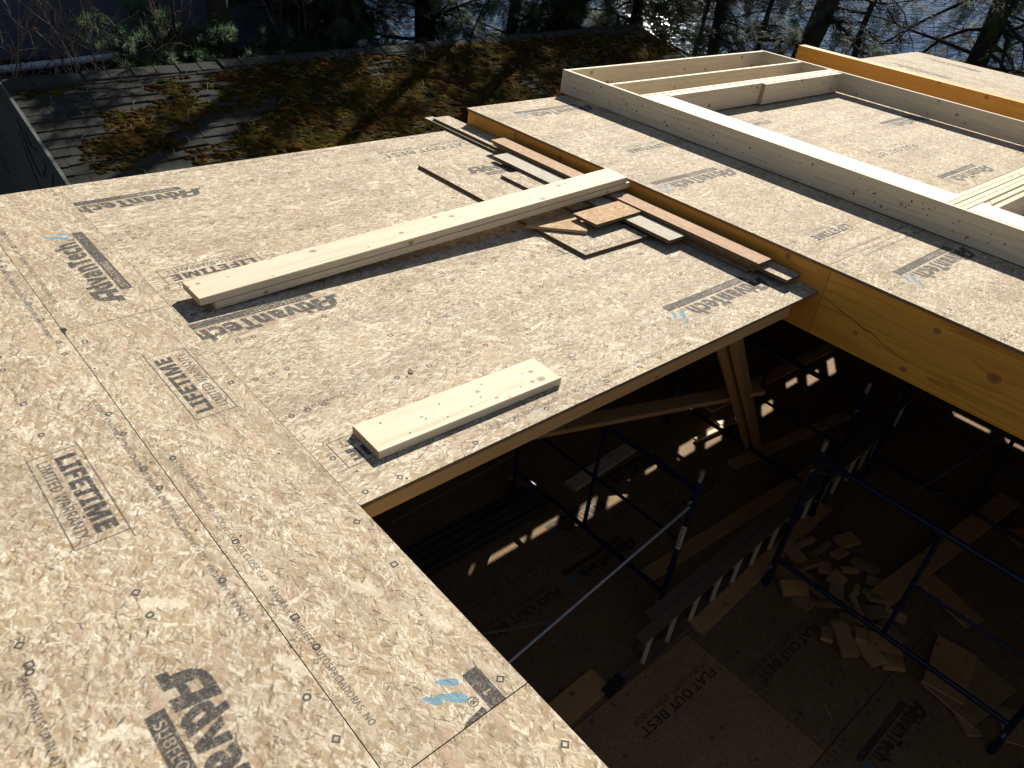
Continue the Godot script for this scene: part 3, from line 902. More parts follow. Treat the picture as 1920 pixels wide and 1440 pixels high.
func build_ladder() -> void:
	var l := thing("extension_ladder", "extension ladder lying on its edge across the lower floor", "ladder", Vector3(2.15, -3.0, -0.02))
	l.rotation.y = 0.040
	var rail := func(x0: float, x1: float, y: float, z: float, n: String) -> void:
		var st := SurfaceTool.new()
		st.begin(Mesh.PRIMITIVE_TRIANGLES)
		var pr := [Vector2(-0.04, 0), Vector2(0.04, 0), Vector2(0.04, 0.028), Vector2(0.034, 0.028), Vector2(0.034, 0.006), Vector2(-0.034, 0.006), Vector2(-0.034, 0.028), Vector2(-0.04, 0.028)]
		for i in pr.size():
			var p: Vector2 = pr[i]
			var q: Vector2 = pr[(i + 1) % pr.size()]
			var nn := Vector3(0, -(q.x - p.x), (q.y - p.y)).normalized()
			var s := 1.0 if y < 0.2 else -1.0
			quad(st, Vector3(x0, y + s * p.y, z + p.x), Vector3(x1, y + s * p.y, z + p.x), Vector3(x1, y + s * q.y, z + q.x), Vector3(x0, y + s * q.y, z + q.x), Vector3(0, nn.y * s, nn.z))
		st.set_material(M.rail)
		put(n, st.commit(), l)
	rail.call(0.0, 4.3, 0.004, 0.0, "rail")
	rail.call(0.13, 4.3, 0.43, 0.0, "rail")
	rail.call(0.35, 5.6, 0.012, -0.085, "rail")
	rail.call(0.35, 5.6, 0.42, -0.085, "rail")
	for k in 14:
		put("rung", board_mesh(Vector3(0.42, 0.022, 0.034), M.rung, M.rung, 0.004), l, Transform3D(Basis(Vector3(0, 1, 0), Vector3(-1, 0, 0), Vector3(0, 0, 1)) * Basis(Vector3(1, 0, 0), 0.5), Vector3(0.30 + k * 0.305, 0.217, 0.0)))
	for k in 16:
		put("rung", board_mesh(Vector3(0.40, 0.022, 0.034), M.rung, M.rung, 0.004), l, Transform3D(Basis(Vector3(0, 1, 0), Vector3(-1, 0, 0), Vector3(0, 0, 1)) * Basis(Vector3(1, 0, 0), 0.5), Vector3(0.47 + k * 0.305, 0.215, -0.085)))
	var sh := BoxMesh.new()
	sh.size = Vector3(0.13, 0.05, 0.075)
	sh.material = M.black
	var foot := put("foot", sh, l, Transform3D(Basis(Vector3(0, 0, 1), 0.25), Vector3(-0.07, 0.055, 0.0)))
	var pad := BoxMesh.new()
	pad.size = Vector3(0.03, 0.06, 0.085)
	pad.material = M.blue_steel
	put("toe_plate", pad, foot, Transform3D(Basis(), Vector3(0.09, 0.0, 0.0)))

func scaffold(x: float, z0: float, z1: float, top: float, label: String, sticker: bool) -> void:
	var s := thing("scaffold", label, "scaffold", Vector3(x, FLOOR_Y, z0), "blue scaffold frames in the stairwell")
	var W := z1 - z0
	var H := top - FLOOR_Y
	var t := func(n: String, a: Vector3, b: Vector3, r: float, m: Material) -> MeshInstance3D:
		return put(n, tube_mesh(a, b, r, m), s)
	for z in [0.0, W]:
		t.call("post", Vector3(0, 0, z), Vector3(0, H - 0.10, z), 0.024, M.blue_steel)
		t.call("coupling_pin", Vector3(0, H - 0.10, z), Vector3(0, H, z), 0.018, M.galv)
		t.call("collar", Vector3(0, H - 0.13, z), Vector3(0, H - 0.095, z), 0.028, M.blue_steel)
		t.call("base", Vector3(0, 0.0, z), Vector3(0, 0.10, z), 0.030, M.blue_steel)
		t.call("brace_stud", Vector3(-0.06, H - 0.27, z), Vector3(0.02, H - 0.27, z), 0.009, M.galv)
		t.call("brace_stud", Vector3(-0.06, 0.24, z), Vector3(0.02, 0.24, z), 0.009, M.galv)
	t.call("top_bar", Vector3(0, H - 0.17, 0), Vector3(0, H - 0.17, W), 0.024, M.blue_steel)
	t.call("bottom_bar", Vector3(0, 0.32, 0), Vector3(0, 0.32, W), 0.022, M.blue_steel)
	t.call("strut", Vector3(0, 0.32, W * 0.5), Vector3(0, H - 0.17, W * 0.5), 0.018, M.blue_steel)
	if sticker:
		t.call("step", Vector3(0, 0.87, 0), Vector3(0, 0.87, W * 0.5), 0.014, M.blue_steel)
		if x < 3.0:
			pass
	t.call("step", Vector3(0, 0.88, W * 0.5), Vector3(0, 0.88, W), 0.014, M.blue_steel)

func build_scaffold() -> void:
	scaffold(3.92, 0.10, 1.98, -1.43, "nearest blue scaffold frame standing beside the offcut pile", false)
	scaffold(2.85, -1.97, -0.24, -1.44, "blue scaffold frame half under the lower deck with a white sticker", true)
	scaffold(5.0, -1.86, -0.10, -1.44, "blue scaffold frame deep under the raised deck by the sunlit patches", false)
	scaffold(6.0, -0.07, 1.85, -1.43, "farthest right blue scaffold frame below the orange beam", false)
	# printed sticker on the post
	var im := Image.create(48, 256, false, Image.FORMAT_RGB8)
	im.fill(Color(0.85, 0.83, 0.8))
	for k in 7: im.fill_rect(Rect2i(20, 20 + k * 32, 18, 14), Color(0.12, 0.12, 0.12))
	for k in 14: im.fill_rect(Rect2i(8, 14 + k * 16, 4, 8), Color(0.3, 0.3, 0.3))
	var fr := get_node("scaffold_001")
	var st := SurfaceTool.new()
	st.begin(Mesh.PRIMITIVE_TRIANGLES)
	var zc := 1.73
	for k in 6:
		var a0 := PI * 0.62 + k * 0.30
		var a1 := a0 + 0.30
		var p0 := Vector3(cos(a0) * 0.0246, 0, zc + sin(a0) * 0.0246)
		var p1 := Vector3(cos(a1) * 0.0246, 0, zc + sin(a1) * 0.0246)
		quad(st, p0 + Vector3(0, 1.05, 0), p1 + Vector3(0, 1.05, 0), p1 + Vector3(0, 0.82, 0), p0 + Vector3(0, 0.82, 0), Vector3(cos(a0), 0, sin(a0)), Vector2(k / 6.0, 0), Vector2((k + 1) / 6.0, 0), Vector2((k + 1) / 6.0, 1), Vector2(k / 6.0, 1))
	st.set_material(tex_mat(im, 0.5))
	put("sticker", st.commit(), fr)
	var br := [[Vector3(2.82, -1.76, -0.24), Vector3(0.6, -2.26, -0.24), "bright galvanized cross brace rod dropping from the stickered frame"], [Vector3(2.80, -2.79, -0.27), Vector3(0.6, -1.51, -0.27), "dull cross brace rod rising from the foot of the stickered frame"], [Vector3(3.92, -1.72, 0.12), Vector3(5.9, -2.62, 0.62), "cross brace rod leaving the nearest frame towards the right"], [Vector3(5.75, -1.45, 0.95), Vector3(4.0, -1.72, 0.66), "thin cross brace rod below the orange beam"], [Vector3(2.83, -2.5, -1.99), Vector3(1.6, -2.72, -2.1), "cross brace rod under the lower deck by the pipes"]]
	for b in br: tag(put("cross_brace", tube_mesh(b[0], b[1], 0.0125 if b[2].begins_with("bright") else 0.008, M.galv if b[2].begins_with("bright") else M.dull_steel, 8)), b[2], "brace", "scaffold cross braces")

# ------------------------------------------------------------------ things on the decks
func build_wall_frame() -> void:
	var w := thing("wall_frame", "pale stud wall frame lying flat on the raised deck", "wall frame", Vector3(4.17, UP_Y, -3.3))
	var X := func(x: float, y: float, z: float) -> Vector3: return Vector3(x - 4.17, y - UP_Y, z + 3.3)
	var b := func(n: String, lo: Vector3, hi: Vector3, m := "pine") -> void:
		box_board(n, w, X.call(lo.x, lo.y, lo.z), X.call(hi.x, hi.y, hi.z), m)
	var y0 := 0.172
	var y1 := 0.362
	b.call("plate", Vector3(4.17, y0 - 0.005, -3.31), Vector3(4.208, y1, 4.2))
	b.call("plate", Vector3(7.31, y0, -3.31), Vector3(7.348, y1 + 0.002, 4.2))
	b.call("stud", Vector3(4.21, y0, -3.305), Vector3(7.308, y1 - 0.001, -3.267))
	b.call("stud", Vector3(4.21, y0, -2.81), Vector3(7.308, y1 - 0.002, -2.772))
	b.call("stud", Vector3(4.21, y0, -2.45), Vector3(7.308, y1 - 0.001, -2.412))
	b.call("stud", Vector3(4.21, y0, -2.409), Vector3(7.308, y1 - 0.003, -2.371))
	b.call("stud", Vector3(4.47, y0, -2.368), Vector3(7.308, y1 - 0.001, -2.330))
	b.call("short_stud", Vector3(5.85, y0, -2.327), Vector3(7.306, y1 - 0.004, -2.289))
	b.call("header", Vector3(4.211, y1 - 0.042, -2.369), Vector3(4.462, y1 - 0.004, 0.10), "grey_pine")
	b.call("header", Vector3(4.212, y1 - 0.043, 0.232), Vector3(4.462, y1 - 0.001, 2.6), "grey_pine")
	b.call("header_web", Vector3(4.212, y0, -2.365), Vector3(4.25, y1 - 0.044, 0.098))
	b.call("stud", Vector3(4.465, y0, 0.062), Vector3(7.308, y1 - 0.006, 0.10))
	b.call("stud", Vector3(4.211, y0, 0.104), Vector3(7.308, y1 - 0.002, 0.142))
	b.call("stud", Vector3(4.211, y0, 0.146), Vector3(7.308, y1 - 0.004, 0.184))
	b.call("stud", Vector3(4.211, y0, 0.188), Vector3(7.308, y1 - 0.001, 0.226))
	b.call("stud", Vector3(4.466, y0, 0.236), Vector3(7.308, y1 - 0.005, 0.274))
	b.call("stud", Vector3(4.466, y0, 0.290), Vector3(7.308, y1 - 0.003, 0.328))
	# nail heads on the near plate
	for k in 60:
		var st := tube_mesh(Vector3(-0.0012, 0, 0), Vector3(0.002, 0, 0), 0.0045 if k % 5 else 0.007, M.nail, 8)
		put("nail", st, w, Transform3D(Basis(), X.call(4.17, rng.randf_range(y0 + 0.03, y1 - 0.02), -3.2 + rng.randf() * 4.3)))

	box_board("orange_beam", self, Vector3(7.99, UP_Y + 0.001, -3.235), Vector3(8.125, 0.402, 4.6), "lvl_plain")
	tag(get_node("orange_beam"), "long orange laminated beam lying on the raised deck beyond the frame", "beam")

func strip(n: String, x0: float, x1: float, z0: float, z1: float, y0: float, t: float, label: String, tint := Color.WHITE, group := "", turn := 0.0, prints := [], coarse := false) -> MeshInstance3D:
	var w := x1 - x0
	var h := z1 - z0
	var q := {"x0": x0, "z0": z0, "ppm": 500, "im": osb_crop(w * 0.5, h * 0.5, 750, h > w, tint) if coarse else osb_crop(w, h, 500, h > w, tint)}
	for p in prints: stamp(q, p[0], p[1], p[2], p[3])
	var m := tex_mat(q.im, 0.85)
	m.texture_repeat = false
	# a grooved edge: two lips with a slot between
	var mesh := sheet_mesh(w, h, t * 0.36, m, M.osb_edge)
	var o := put(n, mesh, self, Transform3D(Basis(Vector3.UP, turn), Vector3((x0 + x1) / 2, y0 + t, (z0 + z1) / 2)))
	put("core", sheet_mesh(w - 0.012, h - 0.012, t * 0.26, M.osb_edge, M.osb_edge), o, Transform3D(Basis(), Vector3(0, -t * 0.37, 0)))
	put("lower_lip", sheet_mesh(w, h, t * 0.36, M.osb_edge, M.osb_edge), o, Transform3D(Basis(), Vector3(0, -t * 0.64, 0)))
	tag(o, label, "offcut", group)
	return o

func build_scraps() -> void:
	var g := "subfloor rips stacked along the beam"
	var pink := lin(0.47, 0.27, 0.15)
	pink.a = 0.55
	var grey := lin(0.52, 0.50, 0.44)
	grey.a = 0.6
	var orange := lin(0.50, 0.25, 0.09)
	orange.a = 0.5
	# lower layers of the long stack
	strip("subfloor_strip", 2.845, 2.93, -3.53, -0.36, 0.0005, 0.018, "lowest long subfloor strip jutting past the back edge of the deck", Color.WHITE, g)
	strip("subfloor_strip", 2.87, 3.03, -3.45, -0.33, 0.019, 0.018, "wide subfloor strip jutting past the back edge above the lowest one", Color.WHITE, g)
	strip("subfloor_strip", 2.875, 3.025, -2.60, -0.125, 0.0375, 0.018, "subfloor strip reaching farthest towards the open stairwell", Color.WHITE, g)
	strip("subfloor_strip", 2.84, 2.985, -2.66, -0.34, 0.056, 0.017, "subfloor strip just under the reddish top strip", Color.WHITE, g)
	strip("subfloor_strip", 2.835, 2.975, -2.68, -0.30, 0.0735, 0.018, "reddish subfloor strip on top of the stack along the beam", pink, g)
	# scraps under the long lumber
	strip("scrap_sheet", 2.125, 2.685, -2.62, -0.985, 0.0005, 0.022, "broad printed subfloor scrap beneath the long boards", Color.WHITE, "", 0.0, [["logo", 2.80, -2.33, 0], ["t:DO NOT CLOSE GAP   TONGUE AND GROOVE", 2.42, -1.02, 0], ["ring", 2.17, -1.03, 0], ["ring", 2.2, -2.4, 0]])
	strip("scrap_strip", 2.50, 2.72, -2.17, -1.47, 0.023, 0.020, "narrow scrap lying on the broad scrap behind the long boards")
	strip("grey_scrap_strip", 2.67, 2.83, -2.46, -0.815, 0.0435, 0.020, "weathered grey subfloor strip passing beneath the long boards", grey)
	strip("orange_scrap", 2.395, 2.83, -1.37, -1.175, 0.0645, 0.018, "orange brown flakeboard scrap in front of the long boards", orange, "", 0.03, [], true)
	# three-cornered scrap
	var st := SurfaceTool.new()
	st.begin(Mesh.PRIMITIVE_TRIANGLES)
	var a := [Vector3(2.06, 0.045, -1.43), Vector3(2.44, 0.045, -1.43), Vector3(2.40, 0.045, -1.24), Vector3(2.34, 0.045, -1.185)]
	var dn := Vector3(0, -0.018, 0)
	quad(st, a[0], a[1], a[2], a[3], Vector3.UP, Vector2(0, 0), Vector2(0.38, 0), Vector2(0.35, 0.2), Vector2(0.3, 0.25))
	quad(st, a[0] + dn, a[1] + dn, a[2] + dn, a[3] + dn, Vector3.DOWN)
	for k in 4:
		var p: Vector3 = a[k]
		var q: Vector3 = a[(k + 1) % 4]
		var n := (q - p).cross(Vector3.UP).normalized()
		if n.dot((p + q) * 0.5 - Vector3(2.3, 0.045, -1.35)) < 0: n = -n
		quad(st, p, q, q + dn, p + dn, n, Vector2(0, 0), Vector2(0.2, 0), Vector2(0.2, 0.5), Vector2(0, 0.5))
	st.set_material(tex_mat(osb_crop(0.5, 0.5, 375, false, orange), 0.85))
	tag(put("triangular_scrap", st.commit()), "pointed orange brown scrap poking out from under the long boards", "offcut")

	# two long boards resting on the stack at their far end
	var tilt := 0.112 / 2.9
	for k in 2:
		var y := 0.019 + k * 0.0385
		var s0 := 0.01 if k else 0.075
		var zc := -1.553 + (0.0 if k else 0.004)
		var e := 2.985 if k else 3.015
		var o := board("long_board", self, Vector3(0.077 + s0, y + s0 * tilt, zc), Vector3(e, y + 0.112, zc - 0.003), 0.19, 0.0375, "pine")
		tag(o, ["lower of the two long pale boards stacked across the deck", "upper of the two long pale boards, a knot at its near end"][k], "board", "long boards stacked across the deck")
	# the short board
	var sb := board("short_board", self, Vector3(0.183, 0.0195, -0.2525), Vector3(1.094, 0.0195, -0.2325), 0.185, 0.038, "pine")
	tag(sb, "short wide pale board lying near the stairwell edge", "board")
	for p in [[-0.36, -0.05], [-0.30, 0.06], [-0.2, 0.02], [-0.12, 0.055], [-0.1, -0.03], [0.0, 0.05], [0.07, 0.02], [0.13, -0.05], [0.26, 0.05], [0.33, -0.02]]:
		put("nail_hole", tube_mesh(Vector3(p[0], 0.0185, p[1]), Vector3(p[0], 0.0196, p[1]), 0.0042, M.nail, 8), sb)
	# black patch painted as the shade in a knocked-out corner where three sheets meet
	var hs := SurfaceTool.new()
	hs.begin(Mesh.PRIMITIVE_TRIANGLES)
	var hp := [Vector3(-0.008, 0, -0.032), Vector3(0.010, 0, -0.026), Vector3(0.018, 0, -0.008), Vector3(0.005, 0, 0.004), Vector3(0.000, 0, 0.030), Vector3(-0.004, 0, 0.038), Vector3(-0.006, 0, 0.0)]
	for k in range(1, 6): quad(hs, hp[0], hp[k], hp[k + 1], hp[0], Vector3.UP)
	hs.set_material(M.black)
	put("painted_corner_hole", hs.commit(), get_node("deck_floor"), Transform3D(Basis(), Vector3(-0.446, 0.0012, -1.60)))
	# dry leaf
	var lf := SurfaceTool.new()
	lf.begin(Mesh.PRIMITIVE_TRIANGLES)
	var ring := []
	for k in 10:
		var t := TAU * k / 10
		ring.append(Vector3(cos(t) * 0.020, 0.0015 + 0.002 * absf(cos(t)), sin(t) * 0.011 * (1.0 - 0.4 * cos(t))))
	for k in 10:
		for v in [Vector3(0, 0.003, 0), ring[k], ring[(k + 1) % 10]]: lf.add_vertex(v)
	lf.generate_normals()
	lf.set_material(mat(lin(0.24, 0.13, 0.07), 0.9))
	tag(put("dry_leaf", lf.commit(), self, Transform3D(Basis(Vector3.UP, 1.2), Vector3(0.61, 0.001, -0.57))), "small dry brown leaf lying on the lower deck", "leaf")

# ------------------------------------------------------------------ behind
func build_old_house() -> void:
	var h := thing("old_house", "old low house with a moss covered shingle roof behind the deck", "house", Vector3(0.72, 0, -8.0))
	# local frame: x along the ridge, s down the slope towards the deck
	var X1 := 10.15
	var slope := 0.242
	var Lz := 4.2
	var ry := func(x: float) -> float: return -0.64 + 0.022 * x
	var P := func(x: float, z: float, up := 0.0) -> Vector3: return Vector3(x, ry.call(x) - slope * absf(z) + up, z)
	var deckm := mat(lin(0.03, 0.029, 0.028), 0.95)
	var st := SurfaceTool.new()
	st.begin(Mesh.PRIMITIVE_TRIANGLES)
	for sg in [1.0, -1.0]:
		quad(st, P.call(0.0, 0.0, -0.02), P.call(X1, 0.0, -0.02), P.call(X1, sg * Lz, -0.02), P.call(0.0, sg * Lz, -0.02), Vector3(0, 1, sg * slope).normalized())
		quad(st, P.call(0.0, 0.0, -0.12), P.call(X1, 0.0, -0.12), P.call(X1, sg * Lz, -0.12), P.call(0.0, sg * Lz, -0.12), Vector3(0, -1, -sg * slope).normalized())
		quad(st, P.call(0.0, sg * Lz, -0.02), P.call(X1, sg * Lz, -0.02), P.call(X1, sg * Lz, -0.12), P.call(0.0, sg * Lz, -0.12), Vector3(0, 0, sg))
	st.set_material(deckm)
	var roof := put("roof", st.commit(), h)
	# rake trims
	var trim := mat(lin(0.07, 0.085, 0.085), 0.6)
	for x in [-0.02, X1 + 0.02]:
		for sg in [1.0, -1.0]:
			var bm := board_mesh(Vector3(Lz * 1.03, 0.14, 0.035), trim, trim)
			var a: Vector3 = P.call(x, 0.0, -0.05)
			var b: Vector3 = P.call(x, sg * Lz, -0.05)
			put("rake_trim", bm, h, along(a, b))
	# gable walls
	var gm := tri_mat(noise_image(128, 71, Color(0.06, 0.08, 0.085), Color(0.13, 0.13, 0.11), 1.6, 4), 0.4, 0.8)
	for x in [0.06, X1 - 0.06]:
		var gs := SurfaceTool.new()
		gs.begin(Mesh.PRIMITIVE_TRIANGLES)
		var n := Vector3(-1 if x < 1.0 else 1, 0, 0)
		for pair in [[-Lz + 0.2, 0.0], [0.0, Lz - 0.2]]:
			var a2: Vector3 = P.call(x, pair[0], -0.1)
			var b2: Vector3 = P.call(x, pair[1], -0.1)
			for off in [0.0, 0.12]:
				var nn := n if off == 0.0 else -n
				var o: Vector3 = -n * off
				quad(gs, a2 + o, b2 + o, Vector3(x, -3.4, pair[1]) + o, Vector3(x, -3.4, pair[0]) + o, nn)
		gs.set_material(gm)
		put("gable_wall", gs.commit(), h)
	for sg in [1.0, -1.0]:
		var bx := BoxMesh.new()
		bx.size = Vector3(X1 - 0.15, 1.9, 0.12)
		bx.material = gm
		put("wall", bx, h, Transform3D(Basis(), Vector3(X1 / 2, -2.55, sg * (Lz - 0.25))))
	# cables hanging on the gable
	for k in 3:
		var cs := SurfaceTool.new()
		cs.begin(Mesh.PRIMITIVE_TRIANGLES)
		var pts := []
		var rr := []
		for i in 15:
			var t := i / 14.0
			pts.append(Vector3(0.03 - 0.01 * k, -0.78 - 0.16 * k - (0.34 + 0.09 * k) * sin(PI * t) - 0.1 * t, 0.15 + t * (0.8 + 0.15 * k)))
			rr.append(0.007)
		tube(cs, pts, rr, 6)
		cs.set_material(M.black)
		put("cable", cs.commit(), h)

	# shingles: course by course, tabs uneven; the nearest 300 bare ones are parts, the rest one part
	var mats := []
	for k in 4:
		var m := tri_mat(noise_image(128, 60 + k, Color(0.010, 0.010, 0.010) * (0.8 + 0.12 * k), Color(0.078, 0.080, 0.070) * (0.8 + 0.12 * k), 16.0, 5), 2.6, 0.95, 9.0)
		m.metallic_specular = 0.2
		mats.append(m)
	var shape := func(s2: SurfaceTool, x0: float, x1: float, s: float, e: float, lift: float) -> void:
		# top slopes up towards its lower edge, so that courses overlap
		var j := rng.randf_range(-0.022, 0.016)
		var a: Vector3 = P.call(x0, s, 0.004)
		var b: Vector3 = P.call(x1, s, 0.004)
		var c: Vector3 = P.call(x1, s + e + j, lift)
		var d: Vector3 = P.call(x0, s + e + j * 0.5, lift)
		quad(s2, a, b, c, d, Vector3(0, 1, slope).normalized())
		var dd := Vector3(0, -lift - 0.006, 0)
		quad(s2, d, c, c + dd, d + dd, Vector3(0, 0, 1))
		quad(s2, a, d, d + dd, a + dd * 0.3, Vector3(-1, 0, 0))
		quad(s2, b, c, c + dd, b + dd * 0.3, Vector3(1, 0, 0))
	var rest := SurfaceTool.new()
	rest.begin(Mesh.PRIMITIVE_TRIANGLES)
	var count := 0
	var e0 := 0.155
	var rows := int(Lz / e0)
	for r in rows:
		var s: float = r * e0 + 0.06
		var x := 0.0 - (rng.randf() * 0.25)
		while x < X1:
			var w := rng.randf_range(0.16, 0.32)
			var x0 := maxf(x + 0.0025, 0.0)
			var x1 := minf(x + w - 0.0025, X1)
			if x1 - x0 > 0.03:
				var lift := rng.randf_range(0.010, 0.026)
				if count < 300 and x < 3.9 and s < 2.9:
					var one := SurfaceTool.new()
					one.begin(Mesh.PRIMITIVE_TRIANGLES)
					shape.call(one, x0, x1, s, e0 + 0.01, lift)
					one.set_material(mats[rng.randi() % 4])
					put("shingle", one.commit(), roof)
					count += 1
				else: shape.call(rest, x0, x1, s, e0 + 0.01, lift)
			x += w
	rest.set_material(mats[1])
	var ro := put("shingles", rest.commit(), roof)
	ro.set_meta("kind", "stuff")
	# ridge caps
	var cap := mats[3] as Material
	var x := 0.0
	while x < X1:
		var cs2 := SurfaceTool.new()
		cs2.begin(Mesh.PRIMITIVE_TRIANGLES)
		var w2 := 0.27
		var up := rng.randf_range(0.02, 0.035)
		for sg in [1.0, -1.0]:
			var a3: Vector3 = P.call(x, 0.0, up + 0.012)
			var b3: Vector3 = P.call(minf(x + w2, X1), 0.0, up)
			var c3: Vector3 = P.call(minf(x + w2, X1), sg * 0.16, up - 0.005)
			var d3: Vector3 = P.call(x, sg * 0.165, up + 0.008)
			quad(cs2, a3, b3, c3, d3, Vector3(0, 1, sg * slope).normalized())
			quad(cs2, d3, c3, c3 - Vector3(0, 0.03, 0), d3 - Vector3(0, 0.03, 0), Vector3(0, 0, sg))
			quad(cs2, a3, d3, d3 - Vector3(0, 0.02, 0), a3 - Vector3(0, 0.02, 0), Vector3(-1, 0, 0))
		cs2.set_material(cap)
		put("ridge_cap", cs2.commit(), roof)
		x += w2 - 0.012

	# moss: cushions of many sizes
	var cols := [Color(0.082, 0.060, 0.010), Color(0.120, 0.092, 0.012), Color(0.046, 0.046, 0.012), Color(0.094, 0.046, 0.010), Color(0.056, 0.032, 0.011), Color(0.17, 0.135, 0.018), Color(0.028, 0.026, 0.011)]
	var nz := noise(321, 0.55, 3)
	var nz2 := noise(99, 1.6, 2)
	var depth := func(px: float, pz: float) -> float:
		return nz.get_noise_2d(px, pz * 1.4) + 0.30 * nz2.get_noise_2d(px, pz) + clampf((px - 0.9) * 0.34, -0.14, 0.66) - (0.45 if pz < 0.25 else 0.0)
	var mat_st := SurfaceTool.new()
	mat_st.begin(Mesh.PRIMITIVE_TRIANGLES)
	var fine := noise(5150, 9.0, 3)
	var GX := 340
	var GZ := 120
	for j in GZ + 1:
		for i in GX + 1:
			var px := X1 * i / GX
			var pz := 0.15 + 3.7 * j / GZ
			var dd: float = depth.call(px, pz)
			var hgt := clampf((dd - 0.10) * 0.05, -0.03, 0.024) + 0.012 * fine.get_noise_2d(px, pz) + 0.004
			var tn: float = nz2.get_noise_2d(px * 0.7 + 50.0, pz * 0.7) * 3.2 + 2.6 + fine.get_noise_2d(px * 1.7, pz * 1.7 + 9.0) * 3.5
			var cA: Color = cols[clampi(int(tn), 0, 6)]
			mat_st.set_color(cA * (0.75 + 0.5 * fine.get_noise_2d(px * 3.0 + 31.0, pz * 3.0)))
			mat_st.add_vertex(P.call(px, pz, hgt))
	for j in GZ:
		for i in GX:
			var a0 := j * (GX + 1) + i
			for k in [a0, a0 + 1, a0 + GX + 2, a0, a0 + GX + 2, a0 + GX + 1]: mat_st.add_index(k)
	mat_st.generate_normals()
	var cm := []
	for v in 3:
		var c4 := SurfaceTool.new()
		c4.begin(Mesh.PRIMITIVE_TRIANGLES)
		var bump := noise(700 + v, 2.4, 2)
		var ringsN := 5
		var seg := 11
		for i in ringsN + 1:
			for j in seg:
				var th := PI * 0.5 * i / ringsN
				var ph := TAU * j / seg
				var q := Vector3(cos(th) * cos(ph), sin(th), cos(th) * sin(ph))
				var rr2: float = 1.0 + 0.42 * bump.get_noise_3dv(q * 1.4)
				c4.add_vertex(Vector3(q.x * rr2, q.y * rr2 * 0.55, q.z * rr2))
		for i in ringsN:
			for j in seg:
				var a4 := i * seg + j
				var b4 := i * seg + (j + 1) % seg
				for k in [a4, a4 + seg, b4, b4, a4 + seg, b4 + seg]: c4.add_index(k)
		c4.generate_normals()
		cm.append(c4.commit())
	var mm_mat := tri_mat(noise_image(256, 17, Color(0.20, 0.20, 0.20), Color(1.0, 1.0, 1.0), 14.0, 5), 7.0, 1.0, 12.0)
	mm_mat.metallic_specular = 0.12
	mm_mat.vertex_color_use_as_albedo = true
	mat_st.set_material(mm_mat)
	put("moss", mat_st.commit(), roof).set_meta("kind", "stuff")
	for v in 3:
		var mi := MultiMeshInstance3D.new()
		var mm := MultiMesh.new()
		mm.transform_format = MultiMesh.TRANSFORM_3D
		mm.use_colors = true
		cm[v].surface_set_material(0, mm_mat)
		mm.mesh = cm[v]
		var xf := []
		var cc := []
		var tries := 0
		while xf.size() < 13000 and tries < 90000:
			tries += 1
			var px := rng.randf() * X1
			var pz := 0.1 + rng.randf() * 3.6
			var dens: float = nz.get_noise_2d(px, pz * 1.4) + 0.30 * nz2.get_noise_2d(px, pz) + clampf((px - 0.9) * 0.34, -0.14, 0.66) - (0.45 if pz < 0.25 else 0.0)
			if dens < 0.02: continue
			var r2 := 0.007 + 0.024 * pow(rng.randf(), 2.0) * (1.0 + clampf(dens, 0.0, 0.8))
			if rng.randf() < 0.05: r2 *= 1.8
			xf.append(Transform3D(Basis(Vector3.UP, rng.randf() * TAU).scaled(Vector3(r2 * 1.2, r2 * rng.randf_range(0.5, 1.6), r2)), P.call(px, pz, 0.008)))
			var tone: float = nz2.get_noise_2d(px * 0.7 + 50.0, pz * 0.7) * 3.2 + 2.6 + rng.randfn(0, 0.9)
			var c5: Color = cols[clampi(int(tone), 0, 6)]
			cc.append(c5 * rng.randf_range(0.7, 1.25))
		mm.instance_count = xf.size()
		for i in xf.size():
			mm.set_instance_transform(i, xf[i])
			mm.set_instance_color(i, cc[i])
		mi.multimesh = mm
		mi.name = numbered("moss", roof)
		roof.add_child(mi)
		mi.set_meta("kind", "stuff")
	# needles, twigs and leaves caught in the moss
	var tw := SurfaceTool.new()
	tw.begin(Mesh.PRIMITIVE_TRIANGLES)
	for k in 650:
		var px2 := 0.3 + pow(rng.randf(), 0.8) * (X1 - 0.4)
		var pz2 := 0.1 + rng.randf() * 3.2
		var p0: Vector3 = P.call(px2, pz2, 0.035)
		var an := rng.randf() * TAU
		var len2 := rng.randf_range(0.03, 0.16) if k % 45 else rng.randf_range(0.2, 0.4)
		var p1: Vector3 = P.call(px2 + cos(an) * len2, pz2 + sin(an) * len2, 0.035 + rng.randf() * 0.03)
		var mid := (p0 + p1) * 0.5 + Vector3(rng.randfn(0, 0.01), 0.01, rng.randfn(0, 0.01))
		var r5 := 0.0022 if k % 45 else 0.004
		tube(tw, [p0, mid, p1], [r5, r5, r5 * 0.5], 4, false)
	tw.set_material(mat(lin(0.30, 0.25, 0.19), 0.9))
	var two := put("twigs", tw.commit(), roof)
	two.set_meta("kind", "stuff")

